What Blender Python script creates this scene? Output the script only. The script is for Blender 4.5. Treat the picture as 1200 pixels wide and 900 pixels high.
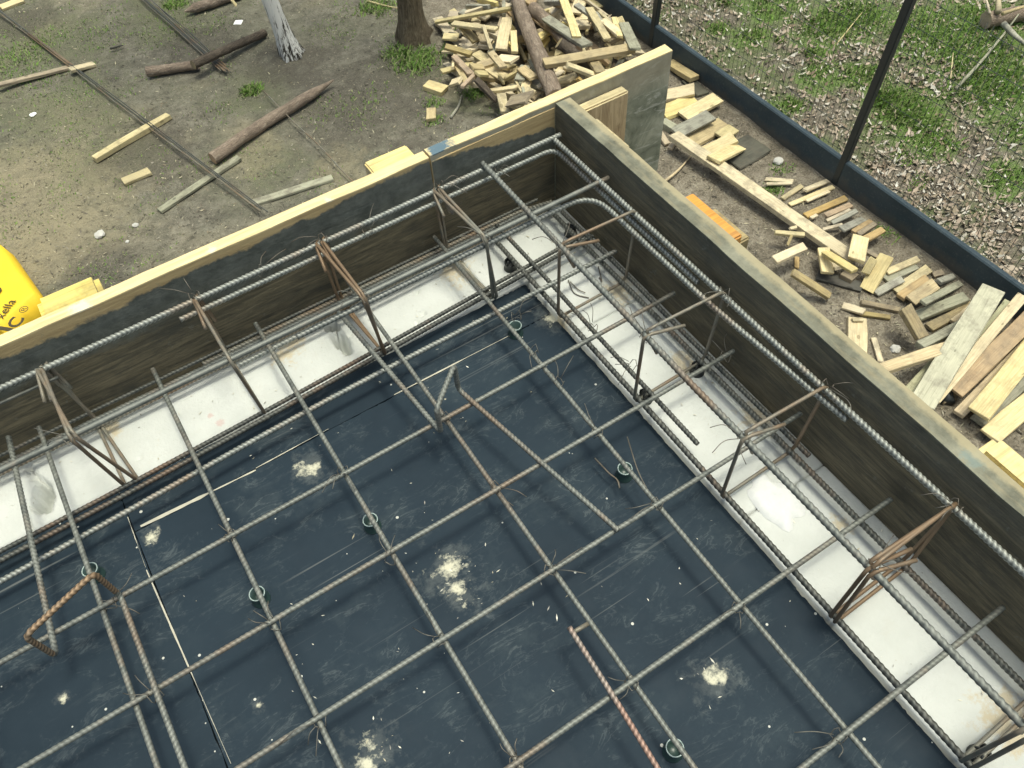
import bpy, bmesh, math, random
import numpy as np
from mathutils import Vector, Matrix, noise as mnoise

for o in list(bpy.data.objects):
    bpy.data.objects.remove(o)
SC = bpy.context.scene
COL = SC.collection

# ------------------------------------------------------------------ camera, sky, sun, exposure
ROT = ((0.84222085, 0.45978311, -0.28153782),
       (-0.53729895, 0.67278631, -0.50859454),
       (-0.04442839, 0.57961890, 0.81367564))
FPX = 955.81
CAMZ = 1.5
cam_data = bpy.data.cameras.new("camera")
cam = bpy.data.objects.new("camera", cam_data)
COL.objects.link(cam)
cam_data.sensor_width = 36.0
cam_data.lens = FPX / 1200.0 * 36.0
cam_data.clip_start = 0.02
cam_data.clip_end = 2000.0
M4 = Matrix(ROT).to_4x4()
M4.translation = (0, 0, CAMZ)
cam.matrix_world = M4
SC.camera = cam

SUN_EL, SUN_AZ = math.radians(81), math.radians(-20)      # azimuth measured from +X towards +Y
world = bpy.data.worlds.new("World")
SC.world = world
world.use_nodes = True
wn = world.node_tree
bg = wn.nodes["Background"]
sky = wn.nodes.new("ShaderNodeTexSky")
sky.sky_type = 'NISHITA'
sky.sun_disc = False
sky.sun_elevation = SUN_EL
sky.sun_rotation = math.pi / 2 - SUN_AZ
sky.air_density = 0.7
sky.dust_density = 8.0
sky.ozone_density = 3.0
sky_tint = wn.nodes.new("ShaderNodeMix")                       # tint added to the sky light, slightly green against its purple cast
sky_tint.data_type = 'RGBA'; sky_tint.blend_type = 'MULTIPLY'; sky_tint.inputs[0].default_value = 1.0
sky_tint.inputs[7].default_value = (0.93, 1.0, 0.90, 1)
wn.links.new(sky.outputs[0], sky_tint.inputs[6])
wn.links.new(sky_tint.outputs[2], bg.inputs[0])
bg.inputs[1].default_value = 0.15

sl = bpy.data.lights.new("sun", 'SUN')
sl.energy = 1.5
sl.angle = math.radians(11)
sl.color = (1.0, 0.97, 0.80)
sun = bpy.data.objects.new("sun", sl)
COL.objects.link(sun)
sd = Vector((math.cos(SUN_EL) * math.cos(SUN_AZ), math.cos(SUN_EL) * math.sin(SUN_AZ), math.sin(SUN_EL)))
sun.rotation_euler = sd.to_track_quat('Z', 'Y').to_euler()

SC.view_settings.view_transform = 'Standard'
SC.view_settings.look = 'None'
SC.view_settings.gamma = 1.0
SC.view_settings.exposure = 0.36
SC.cycles.max_bounces = 6

G = -3.27                                                # ground level below the slab

# ------------------------------------------------------------------ helpers
def P(x, y, z):
    """the point at height z that lies along the sight line of a survey point of the photograph (1200 x 900)"""
    r = (x - 600.0, -(y - 450.0), -FPX)
    d = [sum(ROT[i][j] * r[j] for j in range(3)) for i in range(3)]
    t = (z - CAMZ) / d[2]
    return Vector((d[0] * t, d[1] * t, CAMZ + d[2] * t))

def link(name, me, mats=(), parent=None):
    o = bpy.data.objects.new(name, me)
    COL.objects.link(o)
    for m in mats if isinstance(mats, (list, tuple)) else (mats,):
        if me is not None and hasattr(me, 'materials'):
            me.materials.append(m)
    if parent is not None:
        o.parent = parent
    return o

def tag(o, label=None, cat=None, group=None, kind=None):
    if label: o['label'] = label
    if cat: o['category'] = cat
    if group: o['group'] = group
    if kind: o['kind'] = kind
    return o

def empty(name, loc, label, cat, group=None):
    o = bpy.data.objects.new(name, None)
    COL.objects.link(o)
    o.location = loc
    o.empty_display_size = 0.05
    return tag(o, label, cat, group)

def mesh_np(name, V, F, smooth=False):
    """V (n,3) and F (m,k) arrays to a mesh"""
    V = np.asarray(V, np.float32); F = np.asarray(F, np.int32)
    me = bpy.data.meshes.new(name)
    me.vertices.add(len(V)); me.vertices.foreach_set('co', V.ravel())
    k = F.shape[1]
    me.loops.add(F.size); me.loops.foreach_set('vertex_index', F.ravel())
    me.polygons.add(len(F)); me.polygons.foreach_set('loop_start', np.arange(0, F.size, k, dtype=np.int32))
    me.polygons.foreach_set('loop_total', np.full(len(F), k, np.int32))
    if smooth: me.polygons.foreach_set('use_smooth', np.ones(len(F), bool))
    me.update(calc_edges=True)
    return me

def fillet(pts, r, n=5):
    pts = [Vector(p) for p in pts]
    out = [pts[0]]
    for a, b, c in zip(pts, pts[1:], pts[2:]):
        u = (a - b); v = (c - b)
        rr = min(r, u.length * .45, v.length * .45)
        p = b + u.normalized() * rr; q = b + v.normalized() * rr
        for i in range(n + 1):
            t = i / n
            out.append(p * (1 - t) ** 2 + b * 2 * t * (1 - t) + q * t * t)
    out.append(pts[-1])
    return out

def tube_arrays(path, r, seg=8, pitch=None, rib=0.0, slant=0.3, r_end=None, step=None):
    """swept bar; with pitch it gets raised slanted ribs along its length"""
    path = [np.array(p, float) for p in path]
    P_ = np.array(path)
    d = np.linalg.norm(np.diff(P_, axis=0), axis=1)
    s = np.concatenate([[0], np.cumsum(d)])
    L = s[-1]
    if pitch:
        n = max(2, int(L / (pitch / 4.0)) + 1)
        S = np.linspace(0, L, n)
    elif step:
        S = np.linspace(0, L, max(2, int(L / step) + 1))
    else:
        S = s
    C = np.stack([np.interp(S, s, P_[:, i]) for i in range(3)], 1)
    T = np.gradient(C, axis=0) if len(C) > 2 else np.repeat((C[1] - C[0])[None], 2, 0)
    T /= np.linalg.norm(T, axis=1)[:, None] + 1e-12
    N = np.zeros_like(C)
    up = np.array([0, 0, 1.0]) if abs(T[0][2]) < .9 else np.array([1.0, 0, 0])
    nn = up - T[0] * (up @ T[0]); nn /= np.linalg.norm(nn)
    for i in range(len(C)):
        nn = nn - T[i] * (nn @ T[i]); nn /= np.linalg.norm(nn) + 1e-12
        N[i] = nn
    B = np.cross(T, N)
    th = np.arange(seg) * 2 * np.pi / seg
    R = np.full((len(C), seg), r)
    if r_end is not None:
        R = np.repeat(np.linspace(r, r_end, len(C))[:, None], seg, 1)
    if pitch:
        k = np.arange(len(C))[:, None]
        on = (k % 4 == 1)
        flat = 1 - 0.9 * np.exp(-((np.cos(th))[None] ** 2) * 30)         # the two lengthwise seams
        R = R + rib * ((k % 4 == 1) | (k % 4 == 2)) * np.abs(flat)
        off = slant * r * np.sin(th) * np.sign(np.cos(th) + 1e-9)
    else:
        off = np.zeros(seg)
    ring = C[:, None, :] + R[..., None] * (np.cos(th)[None, :, None] * N[:, None, :] + np.sin(th)[None, :, None] * B[:, None, :])
    if pitch:
        w = np.ones(len(C)); w[0] = w[-1] = 0
        ring = ring + (off[None, :] * w[:, None])[..., None] * T[:, None, :]
    V = ring.reshape(-1, 3)
    global LAST_RIB
    LAST_RIB = np.concatenate([(np.repeat(((np.arange(len(C)) % 4 == 1) | (np.arange(len(C)) % 4 == 2))[:, None], seg, 1) * 1.0).ravel(), [0.5, 0.5]]) if pitch else np.full(len(V) + 2, .5)
    i = np.arange(len(C) - 1)[:, None] * seg; j = np.arange(seg)[None]; j2 = (j + 1) % seg
    F = np.stack([i + j, i + j2, i + seg + j2, i + seg + j], -1).reshape(-1, 4)
    # caps
    c0 = len(V); V = np.vstack([V, C[0], C[-1]])
    e = (len(C) - 1) * seg
    cap = [[(a + 1) % seg, a, c0, c0] for a in range(seg)] + [[e + a, e + (a + 1) % seg, c0 + 1, c0 + 1] for a in range(seg)]
    return V, F, np.array([c[:3] for c in cap], np.int32)

def tubes_mesh(name, items):
    """items: list of dicts for tube_arrays, joined as one mesh"""
    me = bpy.data.meshes.new(name)
    Vs, L, st, tot, RI = [], [], [], [], []
    off = 0; ls = 0
    for it in items:
        V, F, C = tube_arrays(**it)
        Vs.append(V); RI.append(LAST_RIB)
        L.append((F + off).ravel()); st.append(ls + np.arange(len(F)) * 4); tot.append(np.full(len(F), 4)); ls += F.size
        L.append((C + off).ravel()); st.append(ls + np.arange(len(C)) * 3); tot.append(np.full(len(C), 3)); ls += C.size
        off += len(V)
    V = np.vstack(Vs).astype(np.float32); L = np.concatenate(L).astype(np.int32)
    st = np.concatenate(st).astype(np.int32); tot = np.concatenate(tot).astype(np.int32)
    me.vertices.add(len(V)); me.vertices.foreach_set('co', V.ravel())
    me.loops.add(len(L)); me.loops.foreach_set('vertex_index', L)
    me.polygons.add(len(st)); me.polygons.foreach_set('loop_start', st); me.polygons.foreach_set('loop_total', tot)
    me.polygons.foreach_set('use_smooth', np.ones(len(st), bool))
    me.update(calc_edges=True)
    me.attributes.new('rib', 'FLOAT', 'POINT').data.foreach_set('value', np.concatenate(RI).astype(np.float32))
    return me

# ------------------------------------------------------------------ materials
class NT:
    """small node-tree writer"""
    def __init__(s, name):
        s.m = bpy.data.materials.new(name); s.m.use_nodes = True
        s.t = s.m.node_tree; s.b = s.t.nodes["Principled BSDF"]
    def n(s, typ, **kw):
        nd = s.t.nodes.new(typ)
        for k, v in kw.items(): setattr(nd, k, v)
        return nd
    def set(s, sock, v):
        if isinstance(v, bpy.types.NodeSocket): s.t.links.new(v, sock)
        elif isinstance(v, (tuple, list)) and len(v) == 3 and sock.type == 'RGBA': sock.default_value = (*v, 1)
        else: sock.default_value = v
    def coord(s, which='Object', scale=(1, 1, 1)):
        tc = s.n('ShaderNodeTexCoord'); mp = s.n('ShaderNodeMapping')
        s.t.links.new(tc.outputs[which], mp.inputs[0]); mp.inputs['Scale'].default_value = scale
        return mp.outputs[0]
    def world(s, scale=(1, 1, 1)):
        g = s.n('ShaderNodeNewGeometry'); mp = s.n('ShaderNodeMapping')
        s.t.links.new(g.outputs['Position'], mp.inputs[0]); mp.inputs['Scale'].default_value = scale
        return mp.outputs[0]
    def noise(s, vec, scale, detail=4, rough=.6, dist=0, col=False):
        nd = s.n('ShaderNodeTexNoise'); s.t.links.new(vec, nd.inputs['Vector'])
        nd.inputs['Scale'].default_value = scale; nd.inputs['Detail'].default_value = detail
        nd.inputs['Roughness'].default_value = rough; nd.inputs['Distortion'].default_value = dist
        return nd.outputs['Color' if col else 'Fac']
    def ramp(s, fac, *stops):
        nd = s.n('ShaderNodeValToRGB'); s.t.links.new(fac, nd.inputs[0])
        e = nd.color_ramp.elements
        while len(e) < len(stops): e.new(.5)
        for el, (p, c) in zip(e, stops):
            el.position = p; el.color = (*c, 1) if isinstance(c, (tuple, list)) else (c, c, c, 1)
        return nd.outputs[0]
    def mix(s, fac, a, b, mode='MIX'):
        nd = s.n('ShaderNodeMix', data_type='RGBA', blend_type=mode)
        s.set(nd.inputs[0], fac); s.set(nd.inputs[6], a); s.set(nd.inputs[7], b)
        return nd.outputs[2]
    def math(s, op, a, b=0.0, c=0.0, clamp=False):
        nd = s.n('ShaderNodeMath', operation=op, use_clamp=clamp)
        s.set(nd.inputs[0], a); s.set(nd.inputs[1], b); s.set(nd.inputs[2], c)
        return nd.outputs[0]
    def sep(s, vec):
        nd = s.n('ShaderNodeSeparateXYZ'); s.t.links.new(vec, nd.inputs[0]); return nd.outputs
    def rand(s, what='Random'):
        return s.n('ShaderNodeObjectInfo').outputs[what]
    def island(s):
        return s.n('ShaderNodeNewGeometry').outputs['Random Per Island']
    def hsv(s, col, h=.5, sat=1.0, v=1.0):
        nd = s.n('ShaderNodeHueSaturation')
        s.set(nd.inputs['Hue'], h); s.set(nd.inputs['Saturation'], sat); s.set(nd.inputs['Value'], v); s.set(nd.inputs['Color'], col)
        return nd.outputs[0]
    def bump(s, h, strength=.3, dist=.01):
        nd = s.n('ShaderNodeBump'); nd.inputs['Strength'].default_value = strength; nd.inputs['Distance'].default_value = dist
        s.t.links.new(h, nd.inputs['Height']); s.t.links.new(nd.outputs[0], s.b.inputs['Normal'])
    def out(s, col, rough=.8, metal=0.0, spec=None):
        s.set(s.b.inputs['Base Color'], col); s.set(s.b.inputs['Roughness'], rough); s.set(s.b.inputs['Metallic'], metal)
        if spec is not None: s.b.inputs['Specular IOR Level'].default_value = spec
        return s.m
    def spots(s, vec, lst, edge=.35, nscale=40, amount=1.0):
        """irregular splashes: (x, y, radius) list in the coordinates of vec, broken up by noise"""
        nz = s.noise(vec, nscale, 5, .7)
        acc = None
        for x, y, r in lst:
            vm = s.n('ShaderNodeVectorMath', operation='DISTANCE')
            s.t.links.new(vec, vm.inputs[0]); vm.inputs[1].default_value = (x, y, 0)
            v = s.math('SUBTRACT', 1.0, s.math('DIVIDE', vm.outputs['Value'], r), clamp=True)
            acc = v if acc is None else s.math('MAXIMUM', acc, v)
        nf = s.noise(vec, nscale * 4, 3, .7)
        k = s.math('ADD', s.math('MULTIPLY', acc, 1.25), s.math('MULTIPLY', s.math('SUBTRACT', nz, .5), 3.0))
        k = s.math('ADD', k, s.math('MULTIPLY', s.math('SUBTRACT', nf, .5), .7))
        k = s.math('MULTIPLY', s.math('SUBTRACT', k, edge), 1.9, clamp=True)
        k = s.math('MULTIPLY', k, s.math('MULTIPLY', acc, 3.0, clamp=True))
        return s.math('MULTIPLY', s.math('MULTIPLY', k, s.math('GREATER_THAN', acc, 0.001)), amount)

def wood(name, light, dark, dirt=(.12, .10, .08), dirt_amt=.25, var=.14, sat=1.02):
    k = NT(name)
    v = k.coord('Object', (1, 1, 1))
    off = k.n('ShaderNodeVectorMath', operation='ADD'); k.t.links.new(v, off.inputs[0])
    cmb = k.n('ShaderNodeCombineXYZ'); r = k.rand()
    k.set(cmb.inputs[0], k.math('MULTIPLY', r, 37.0)); k.set(cmb.inputs[1], k.math('MULTIPLY', r, 11.0)); k.set(cmb.inputs[2], k.math('MULTIPLY', r, 5.0))
    k.t.links.new(cmb.outputs[0], off.inputs[1])
    mp = k.n('ShaderNodeMapping'); k.t.links.new(off.outputs[0], mp.inputs[0]); mp.inputs['Scale'].default_value = (2.2, 26, 26)
    grain = k.noise(mp.outputs[0], 3.0, 5, .62, .8)
    col = k.ramp(grain, (.28, dark), (.5, tuple((a + b) / 2 for a, b in zip(light, dark))), (.68, light))
    d = k.noise(off.outputs[0], 9, 5, .7)
    ms_ = k.n('ShaderNodeMapping'); k.t.links.new(off.outputs[0], ms_.inputs[0]); ms_.inputs['Scale'].default_value = (1.2, 60, 60)
    streak = k.noise(ms_.outputs[0], 2.4, 4, .6, .4)
    col = k.mix(k.ramp(streak, (.54, 0.0), (.66, .55)), col, tuple(c * .62 for c in dark))
    big = k.noise(off.outputs[0], 3.2, 4, .6)
    col = k.mix(k.ramp(big, (.48, 0.0), (.70, .5)), col, tuple(.5 * a_ + .5 * b_ for a_, b_ in zip(dark, (.30, .28, .22))))
    col = k.mix(k.math('MULTIPLY', k.ramp(d, (.48, 0.0), (.66, 1.0)), min(1, dirt_amt * 1.6)), col, dirt)
    vor = k.n('ShaderNodeTexVoronoi'); mk = k.n('ShaderNodeMapping'); k.t.links.new(off.outputs[0], mk.inputs[0]); mk.inputs['Scale'].default_value = (.55, 1, 1)
    k.t.links.new(mk.outputs[0], vor.inputs['Vector']); vor.inputs['Scale'].default_value = 13
    kn = k.math('LESS_THAN', k.math('ADD', vor.outputs['Distance'], k.math('MULTIPLY', k.math('SUBTRACT', d, .5), .12)), k.math('MULTIPLY', k.math('SUBTRACT', k.sep(vor.outputs['Color'])[0], .66, clamp=True), .62))
    col = k.mix(k.math('MULTIPLY', kn, .7), col, tuple(c * .45 for c in dark))
    rv = k.math('ADD', 1 - var, k.math('MULTIPLY', r, 2 * var))
    r2 = k.math('FRACT', k.math('MULTIPLY', r, 7.31))
    col = k.hsv(col, k.math('ADD', .497, k.math('MULTIPLY', r2, .016)), k.math('ADD', .75 * sat, k.math('MULTIPLY', r2, .45 * sat)), rv)
    k.bump(grain, .25, .004)
    return k.out(col, .78, spec=.25)

M = {}
M['fresh'] = wood('fresh sawn wood', (.80, .68, .40), (.62, .48, .25), dirt_amt=.15)
M['pale'] = wood('pale sawn wood', (.66, .57, .38), (.48, .39, .24), dirt_amt=.3)
M['pink'] = wood('pinkish planed wood', (.60, .49, .31), (.42, .32, .19), dirt_amt=.25)
M['brown'] = wood('old brown wood', (.42, .34, .205), (.25, .19, .11), dirt_amt=.35)
M['orange'] = wood('orange split wood', (.50, .37, .22), (.36, .24, .13), dirt_amt=.3)
M['grey'] = wood('weathered grey wood', (.42, .41, .30), (.25, .24, .17), dirt_amt=.4, sat=.8)
M['dark'] = wood('dark toned board', (.085, .085, .07), (.05, .05, .043), dirt_amt=.3)  # one very dark wood tone for boards, sheets and a twig
M['greenish'] = wood('greenish weathered plank', (.56, .54, .38), (.43, .42, .29), dirt_amt=.3, var=.06)
M['redtimber'] = wood('orange stained timber', (.66, .33, .14), (.48, .23, .10), dirt_amt=.2)

def m_bark(name, a, b, c, sc=(3, 10, 10)):
    k = NT(name); v = k.coord('Object', (1, 1, 1))
    mp = k.coord('Object', sc)
    n1 = k.noise(mp, 4, 7, .75, 1.4); n2 = k.noise(v, 9, 4)
    col = k.ramp(n1, (.3, a), (.5, b), (.7, c))
    col = k.mix(k.ramp(n2, (.45, 0.0), (.7, .5)), col, a)
    k.bump(n1, 1.0, .03)
    return k.out(col, .9, spec=.15)
M['bark'] = m_bark('reddish bark', (.15, .12, .095), (.33, .26, .20), (.50, .42, .33))
M['greybark'] = m_bark('dark grey bark', (.06, .05, .042), (.14, .115, .09), (.23, .19, .145))
M['pinebark'] = m_bark('pine bark', (.06, .048, .032), (.19, .155, .105), (.33, .28, .20), (13, 13, 1.6))

def m_birch():
    k = NT('white birch bark'); mp = k.coord('Object', (14, 14, 1.4))
    n1 = k.noise(mp, 2.5, 5, .7, .6)
    z = k.sep(k.coord('Object'))[2]
    thr = k.math('MULTIPLY', k.math('SUBTRACT', .75, z, clamp=True), .30)
    col = k.ramp(k.math('SUBTRACT', n1, thr), (.26, (.05, .045, .035)), (.36, (.74, .73, .68)), (.8, (.82, .81, .77)))
    k.bump(n1, .5, .02)
    return k.out(col, .8, spec=.2)
M['birch'] = m_birch()

def m_steel(name, base, lite, rust, amt, metal=.3, r0=.44, ribc=1.0):
    k = NT(name); v = k.coord('Object', (1, 1, 1))
    n1 = k.noise(v, 55, 4, .7); n2 = k.noise(v, 4.5, 4, .65)
    col = k.mix(k.ramp(n1, (.35, 0.0), (.7, 1.0)), base, lite)
    f = k.ramp(k.math('ADD', n2, k.math('MULTIPLY', k.math('SUBTRACT', n1, .5), .25)), (.62 - amt * .45, 0.0), (.80 - amt * .4, 1.0))
    col = k.mix(k.math('MULTIPLY', f, .75), col, rust)
    at = k.n('ShaderNodeAttribute', attribute_name='rib').outputs['Fac']
    col = k.hsv(col, .5, 1.0, k.math('ADD', 1 - .34 * ribc, k.math('MULTIPLY', at, .68 * ribc)))      # groove shade painted in: grooves darker, ribs lighter, so the ribs stand out
    k.bump(n1, .3, .001)
    return k.out(col, k.ramp(n1, (.3, r0), (.7, r0 + .2)), metal, .45)
M['steel'] = m_steel('dusty rebar steel', (.125, .135, .122), (.235, .245, .22), (.19, .125, .08), .26, ribc=.45)
M['steel_bright'] = m_steel('bright mill scale rebar', (.17, .185, .172), (.32, .33, .30), (.24, .15, .085), .14, .32, .42)
M['steel_dark'] = m_steel('dark rebar steel', (.06, .066, .06), (.13, .13, .115), (.17, .10, .06), .15)
M['rust'] = m_steel('rusty steel', (.15, .14, .115), (.27, .23, .17), (.21, .13, .07), .80)
M['rust_lite'] = m_steel('half rusted steel', (.16, .16, .135), (.27, .26, .21), (.22, .14, .08), .45)
M['rebar_pink'] = m_steel('reddish weathered rebar', (.19, .165, .145), (.34, .31, .27), (.30, .17, .125), .5)
M['wire'] = m_steel('tie wire steel', (.11, .105, .09), (.2, .19, .16), (.17, .12, .08), .2)

def m_deck():
    k = NT('dark film faced plywood'); v = k.world()
    mp = k.world((1.2, 14, 1)); n1 = k.noise(mp, 3, 5, .65, .6)
    n2 = k.noise(v, 3.2, 5, .65); n3 = k.noise(v, 60, 3, .6)
    base = k.ramp(n2, (.3, (.0085, .019, .030)), (.55, (.013, .026, .039)), (.8, (.023, .039, .051)))
    base = k.hsv(base, .5, 1.0, k.math('ADD', .86, k.math('MULTIPLY', k.rand(), .28)))
    scr = k.math('MULTIPLY', k.ramp(n1, (.60, 0.0), (.70, .55)), k.ramp(n2, (.42, 0.0), (.62, 1.0)))
    col = k.mix(scr, base, (.055, .072, .080))
    # thin long scratches along the sheet
    ms = k.world((.7, 60, 1)); ns = k.noise(ms, 1.6, 2, .5, .3)
    col = k.mix(k.math('MULTIPLY', k.ramp(ns, (.665, 0.0), (.69, .45)), k.ramp(k.noise(v, 2.1, 2), (.48, 0.0), (.6, 1.0))), col, (.22, .23, .22))
    # dust film
    nd = k.noise(v, 7, 6, .75)
    col = k.mix(k.ramp(nd, (.50, 0.0), (.74, .38)), col, (.075, .095, .102))
    # scuffed wrinkles in the film
    nw = k.noise(k.world((2.0, 5.0, 1)), 4.2, 6, .62, 1.4)
    rid = k.math('SUBTRACT', 1.0, k.math('MULTIPLY', k.math('ABSOLUTE', k.math('SUBTRACT', nw, .5)), 42.0), clamp=True)
    col = k.mix(k.math('MULTIPLY', k.math('MULTIPLY', rid, k.ramp(nd, (.46, 0.0), (.66, 1.0))), .34), col, (.17, .195, .20))
    # specks
    vor = k.n('ShaderNodeTexVoronoi'); k.t.links.new(v, vor.inputs['Vector']); vor.inputs['Scale'].default_value = 34
    sp = k.math('LESS_THAN', vor.outputs['Distance'], k.math('MULTIPLY', k.math('SUBTRACT', k.sep(vor.outputs['Color'])[0], .62, clamp=True), .30))
    col = k.mix(k.math('MULTIPLY', sp, .8), col, (.62, .62, .56))
    # dried concrete splashes
    sps = []
    for (x, y, r) in [(524, 668, .062), (540, 692, .05), (362, 547, .05), (832, 796, .045), (438, 876, .05), (427, 893, .04), (75, 818, .020), (302, 827, .014), (178, 628, .03), (648, 372, .05)]:
        p = P(x, y, 0); sps.append((p.x, p.y, r))
    z0 = k.n('ShaderNodeVectorMath', operation='MULTIPLY'); k.t.links.new(v, z0.inputs[0]); z0.inputs[1].default_value = (1, 1, 0)
    col = k.mix(k.spots(z0.outputs[0], [(x, y, r * 1.9) for x, y, r in sps], .62, 14, .10), col, (.36, .37, .33))
    col = k.mix(k.spots(z0.outputs[0], sps, .70, 17, .85), col, (.62, .60, .46))
    k.bump(n1, .12, .002)
    return k.out(col, k.ramp(nd, (.3, .60), (.7, .8)), 0, .22)
M['deck'] = m_deck()

def m_block():
    k = NT('white aerated concrete'); v = k.world()
    n1 = k.noise(v, 5, 5, .6); n2 = k.noise(v, 130, 3, .6); n3 = k.noise(v, 16, 5, .7)
    col = k.ramp(n1, (.3, (.48, .50, .475)), (.6, (.58, .60, .575)), (.8, (.63, .65, .625)))
    col = k.mix(k.ramp(n3, (.58, 0.0), (.75, .35)), col, (.50, .49, .44))
    vor = k.n('ShaderNodeTexVoronoi'); k.t.links.new(v, vor.inputs['Vector']); vor.inputs['Scale'].default_value = 55
    sp = k.math('LESS_THAN', vor.outputs['Distance'], k.math('MULTIPLY', k.math('SUBTRACT', k.sep(vor.outputs['Color'])[0], .7, clamp=True), .22))
    col = k.mix(k.math('MULTIPLY', sp, .6), col, (.32, .31, .29))
    z0 = k.n('ShaderNodeVectorMath', operation='MULTIPLY'); k.t.links.new(v, z0.inputs[0]); z0.inputs[1].default_value = (1, 1, 0)
    # rust runs and sawdust stains
    L = [(P(x, y, 0).x, P(x, y, 0).y, r) for x, y, r in [(130, 503, .05), (335, 415, .06), (345, 400, .04), (535, 318, .08), (728, 340, .07), (888, 490, .07), (985, 615, .04), (800, 425, .05), (1180, 845, .09), (655, 375, .05)]]
    col = k.mix(k.spots(z0.outputs[0], L, .45, 26, .55), col, (.52, .40, .20))
    L = [(P(x, y, 0).x, P(x, y, 0).y, r) for x, y, r in [(258, 495, .016), (247, 487, .010)]]
    col = k.mix(k.spots(z0.outputs[0], L, .25, 60, .35), col, (.5, .22, .2))
    k.bump(k.math('ADD', n2, k.math('MULTIPLY', n3, 1.5)), .35, .004)
    return k.out(col, .9, 0, .15)
M['block'] = m_block()

def m_plaster_spill():
    k = NT('white mortar'); v = k.world(); n = k.noise(v, 60, 4)
    k.bump(n, .3, .004)
    return k.out(k.ramp(n, (.3, (.60, .62, .62)), (.7, (.70, .71, .70))), .8)
M['mortar'] = m_plaster_spill()

def m_form(along, lightband):
    """inner face of a used shuttering board: dark, smeared with cement near the top"""
    k = NT('used shuttering face ' + along); v = k.world()
    sc = (2.6, 1, 34) if along == 'x' else (1, 2.6, 34)
    n1 = k.noise(k.world(sc), 2.6, 8, .74, 1.2); n2 = k.noise(k.world((2.4, 2.4, 6)), 2.2, 7, .72)
    z = k.sep(v)[2]
    col = k.ramp(n1, (.30, (.048, .044, .031)), (.46, (.115, .10, .066)), (.60, (.19, .16, .10)), (.76, (.29, .24, .155)))
    col = k.mix(k.ramp(n2, (.48, 0.0), (.66, .72)), col, (.050, .053, .045))
    # cement smear band
    zz = k.math('ADD', z, k.math('MULTIPLY', k.math('SUBTRACT', k.noise(v, 9, 6, .7), .5), .10))
    sm = k.noise(v, 30, 5, .7)
    smear = k.ramp(sm, (.35, (.075, .085, .076)), (.65, (.15, .162, .145)))
    if lightband:
        col = k.mix(k.ramp(zz, (.165, 0.0), (.19, .95)), col, smear)
        x = k.sep(v)[0]
        # bare wood along the top edge, wider towards the near end and past the mid joint
        wv = k.math('ADD', .262, k.math('MULTIPLY', k.math('ADD', x, .35), .024))
        past = k.math('GREATER_THAN', x, .60)
        wv = k.math('SUBTRACT', wv, k.math('MULTIPLY', past, k.math('MULTIPLY', k.math('SUBTRACT', x, .60), .20)))
        zz2 = k.math('ADD', z, k.math('MULTIPLY', k.math('SUBTRACT', k.noise(v, 11, 5, .65), .5), .06))
        bare = k.math('MULTIPLY', k.math('SUBTRACT', zz2, wv), 160.0, clamp=True)
        bw = k.ramp(k.noise(k.world((3, 1, 60)), 2, 4), (.3, (.40, .29, .14)), (.7, (.60, .46, .24)))
        col = k.mix(k.math('MULTIPLY', bare, .95), col, bw)
    else:
        col = k.mix(k.math('MULTIPLY', k.ramp(zz, (.20, 0.0), (.30, .6)), .7), col, smear)
        for (ky, kz, kr) in [(.30, .20, .030), (.245, .115, .034), (.78, .215, .026), (-.10, .13, .03), (-.55, .18, .03)]:
            vm = k.n('ShaderNodeVectorMath', operation='SUBTRACT'); k.t.links.new(v, vm.inputs[0]); vm.inputs[1].default_value = (0, ky, kz)
            sx = k.sep(vm.outputs[0])
            dd = k.math('SQRT', k.math('ADD', k.math('POWER', k.math('MULTIPLY', sx[1], .55), 2.0), k.math('POWER', sx[2], 2.0)))
            dd = k.math('ADD', dd, k.math('MULTIPLY', k.math('SUBTRACT', n2, .5), .02))
            ring_ = k.math('MULTIPLY', k.math('LESS_THAN', dd, kr), k.math('MULTIPLY', k.math('SUBTRACT', kr, dd), .62 / kr))
            col = k.mix(ring_, col, (.018, .017, .013))
    spl = k.noise(k.world((1, 1, 1)), 26, 6, .75)
    col = k.mix(k.ramp(spl, (.62, 0.0), (.70, .55)), col, (.20, .21, .185))
    k.bump(k.math('ADD', n1, sm), .6, .005)
    return k.out(col, .72, 0, .3)
M['form_x'] = m_form('x', True)
M['form_y'] = m_form('y', False)

def m_greentop():
    k = NT('weathered board edge with cement dust'); v = k.world()
    n1 = k.noise(v, 14, 6, .7); n2 = k.noise(k.world((12, 2, 1)), 8, 4)
    col = k.ramp(n1, (.3, (.10, .10, .075)), (.55, (.20, .20, .15)), (.75, (.29, .285, .215)))
    col = k.mix(k.ramp(n2, (.5, 0.0), (.7, .4)), col, (.33, .28, .17))
    z0 = k.n('ShaderNodeVectorMath', operation='MULTIPLY'); k.t.links.new(v, z0.inputs[0]); z0.inputs[1].default_value = (1, 1, 0)
    L = [(P(x, y, .3).x, P(x, y, .3).y, r) for x, y, r in [(1140, 537, .035), (1025, 418, .04), (865, 300, .03)]]
    col = k.mix(k.spots(z0.outputs[0], L[:1], .35, 45, .35), col, (.17, .27, .28))
    xx = k.math('ADD', k.sep(v)[0], k.math('MULTIPLY', k.math('SUBTRACT', k.noise(v, 7, 6, .7), .5), .045))
    col = k.mix(k.math('MULTIPLY', k.math('MULTIPLY', k.math('SUBTRACT', xx, XI_ + .024), 120.0, clamp=True), .6), col, (.42, .36, .22))
    k.bump(n1, .5, .005)
    return k.out(col, .85, 0, .2)
XI_ = .943
M['greentop'] = m_greentop()

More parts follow.
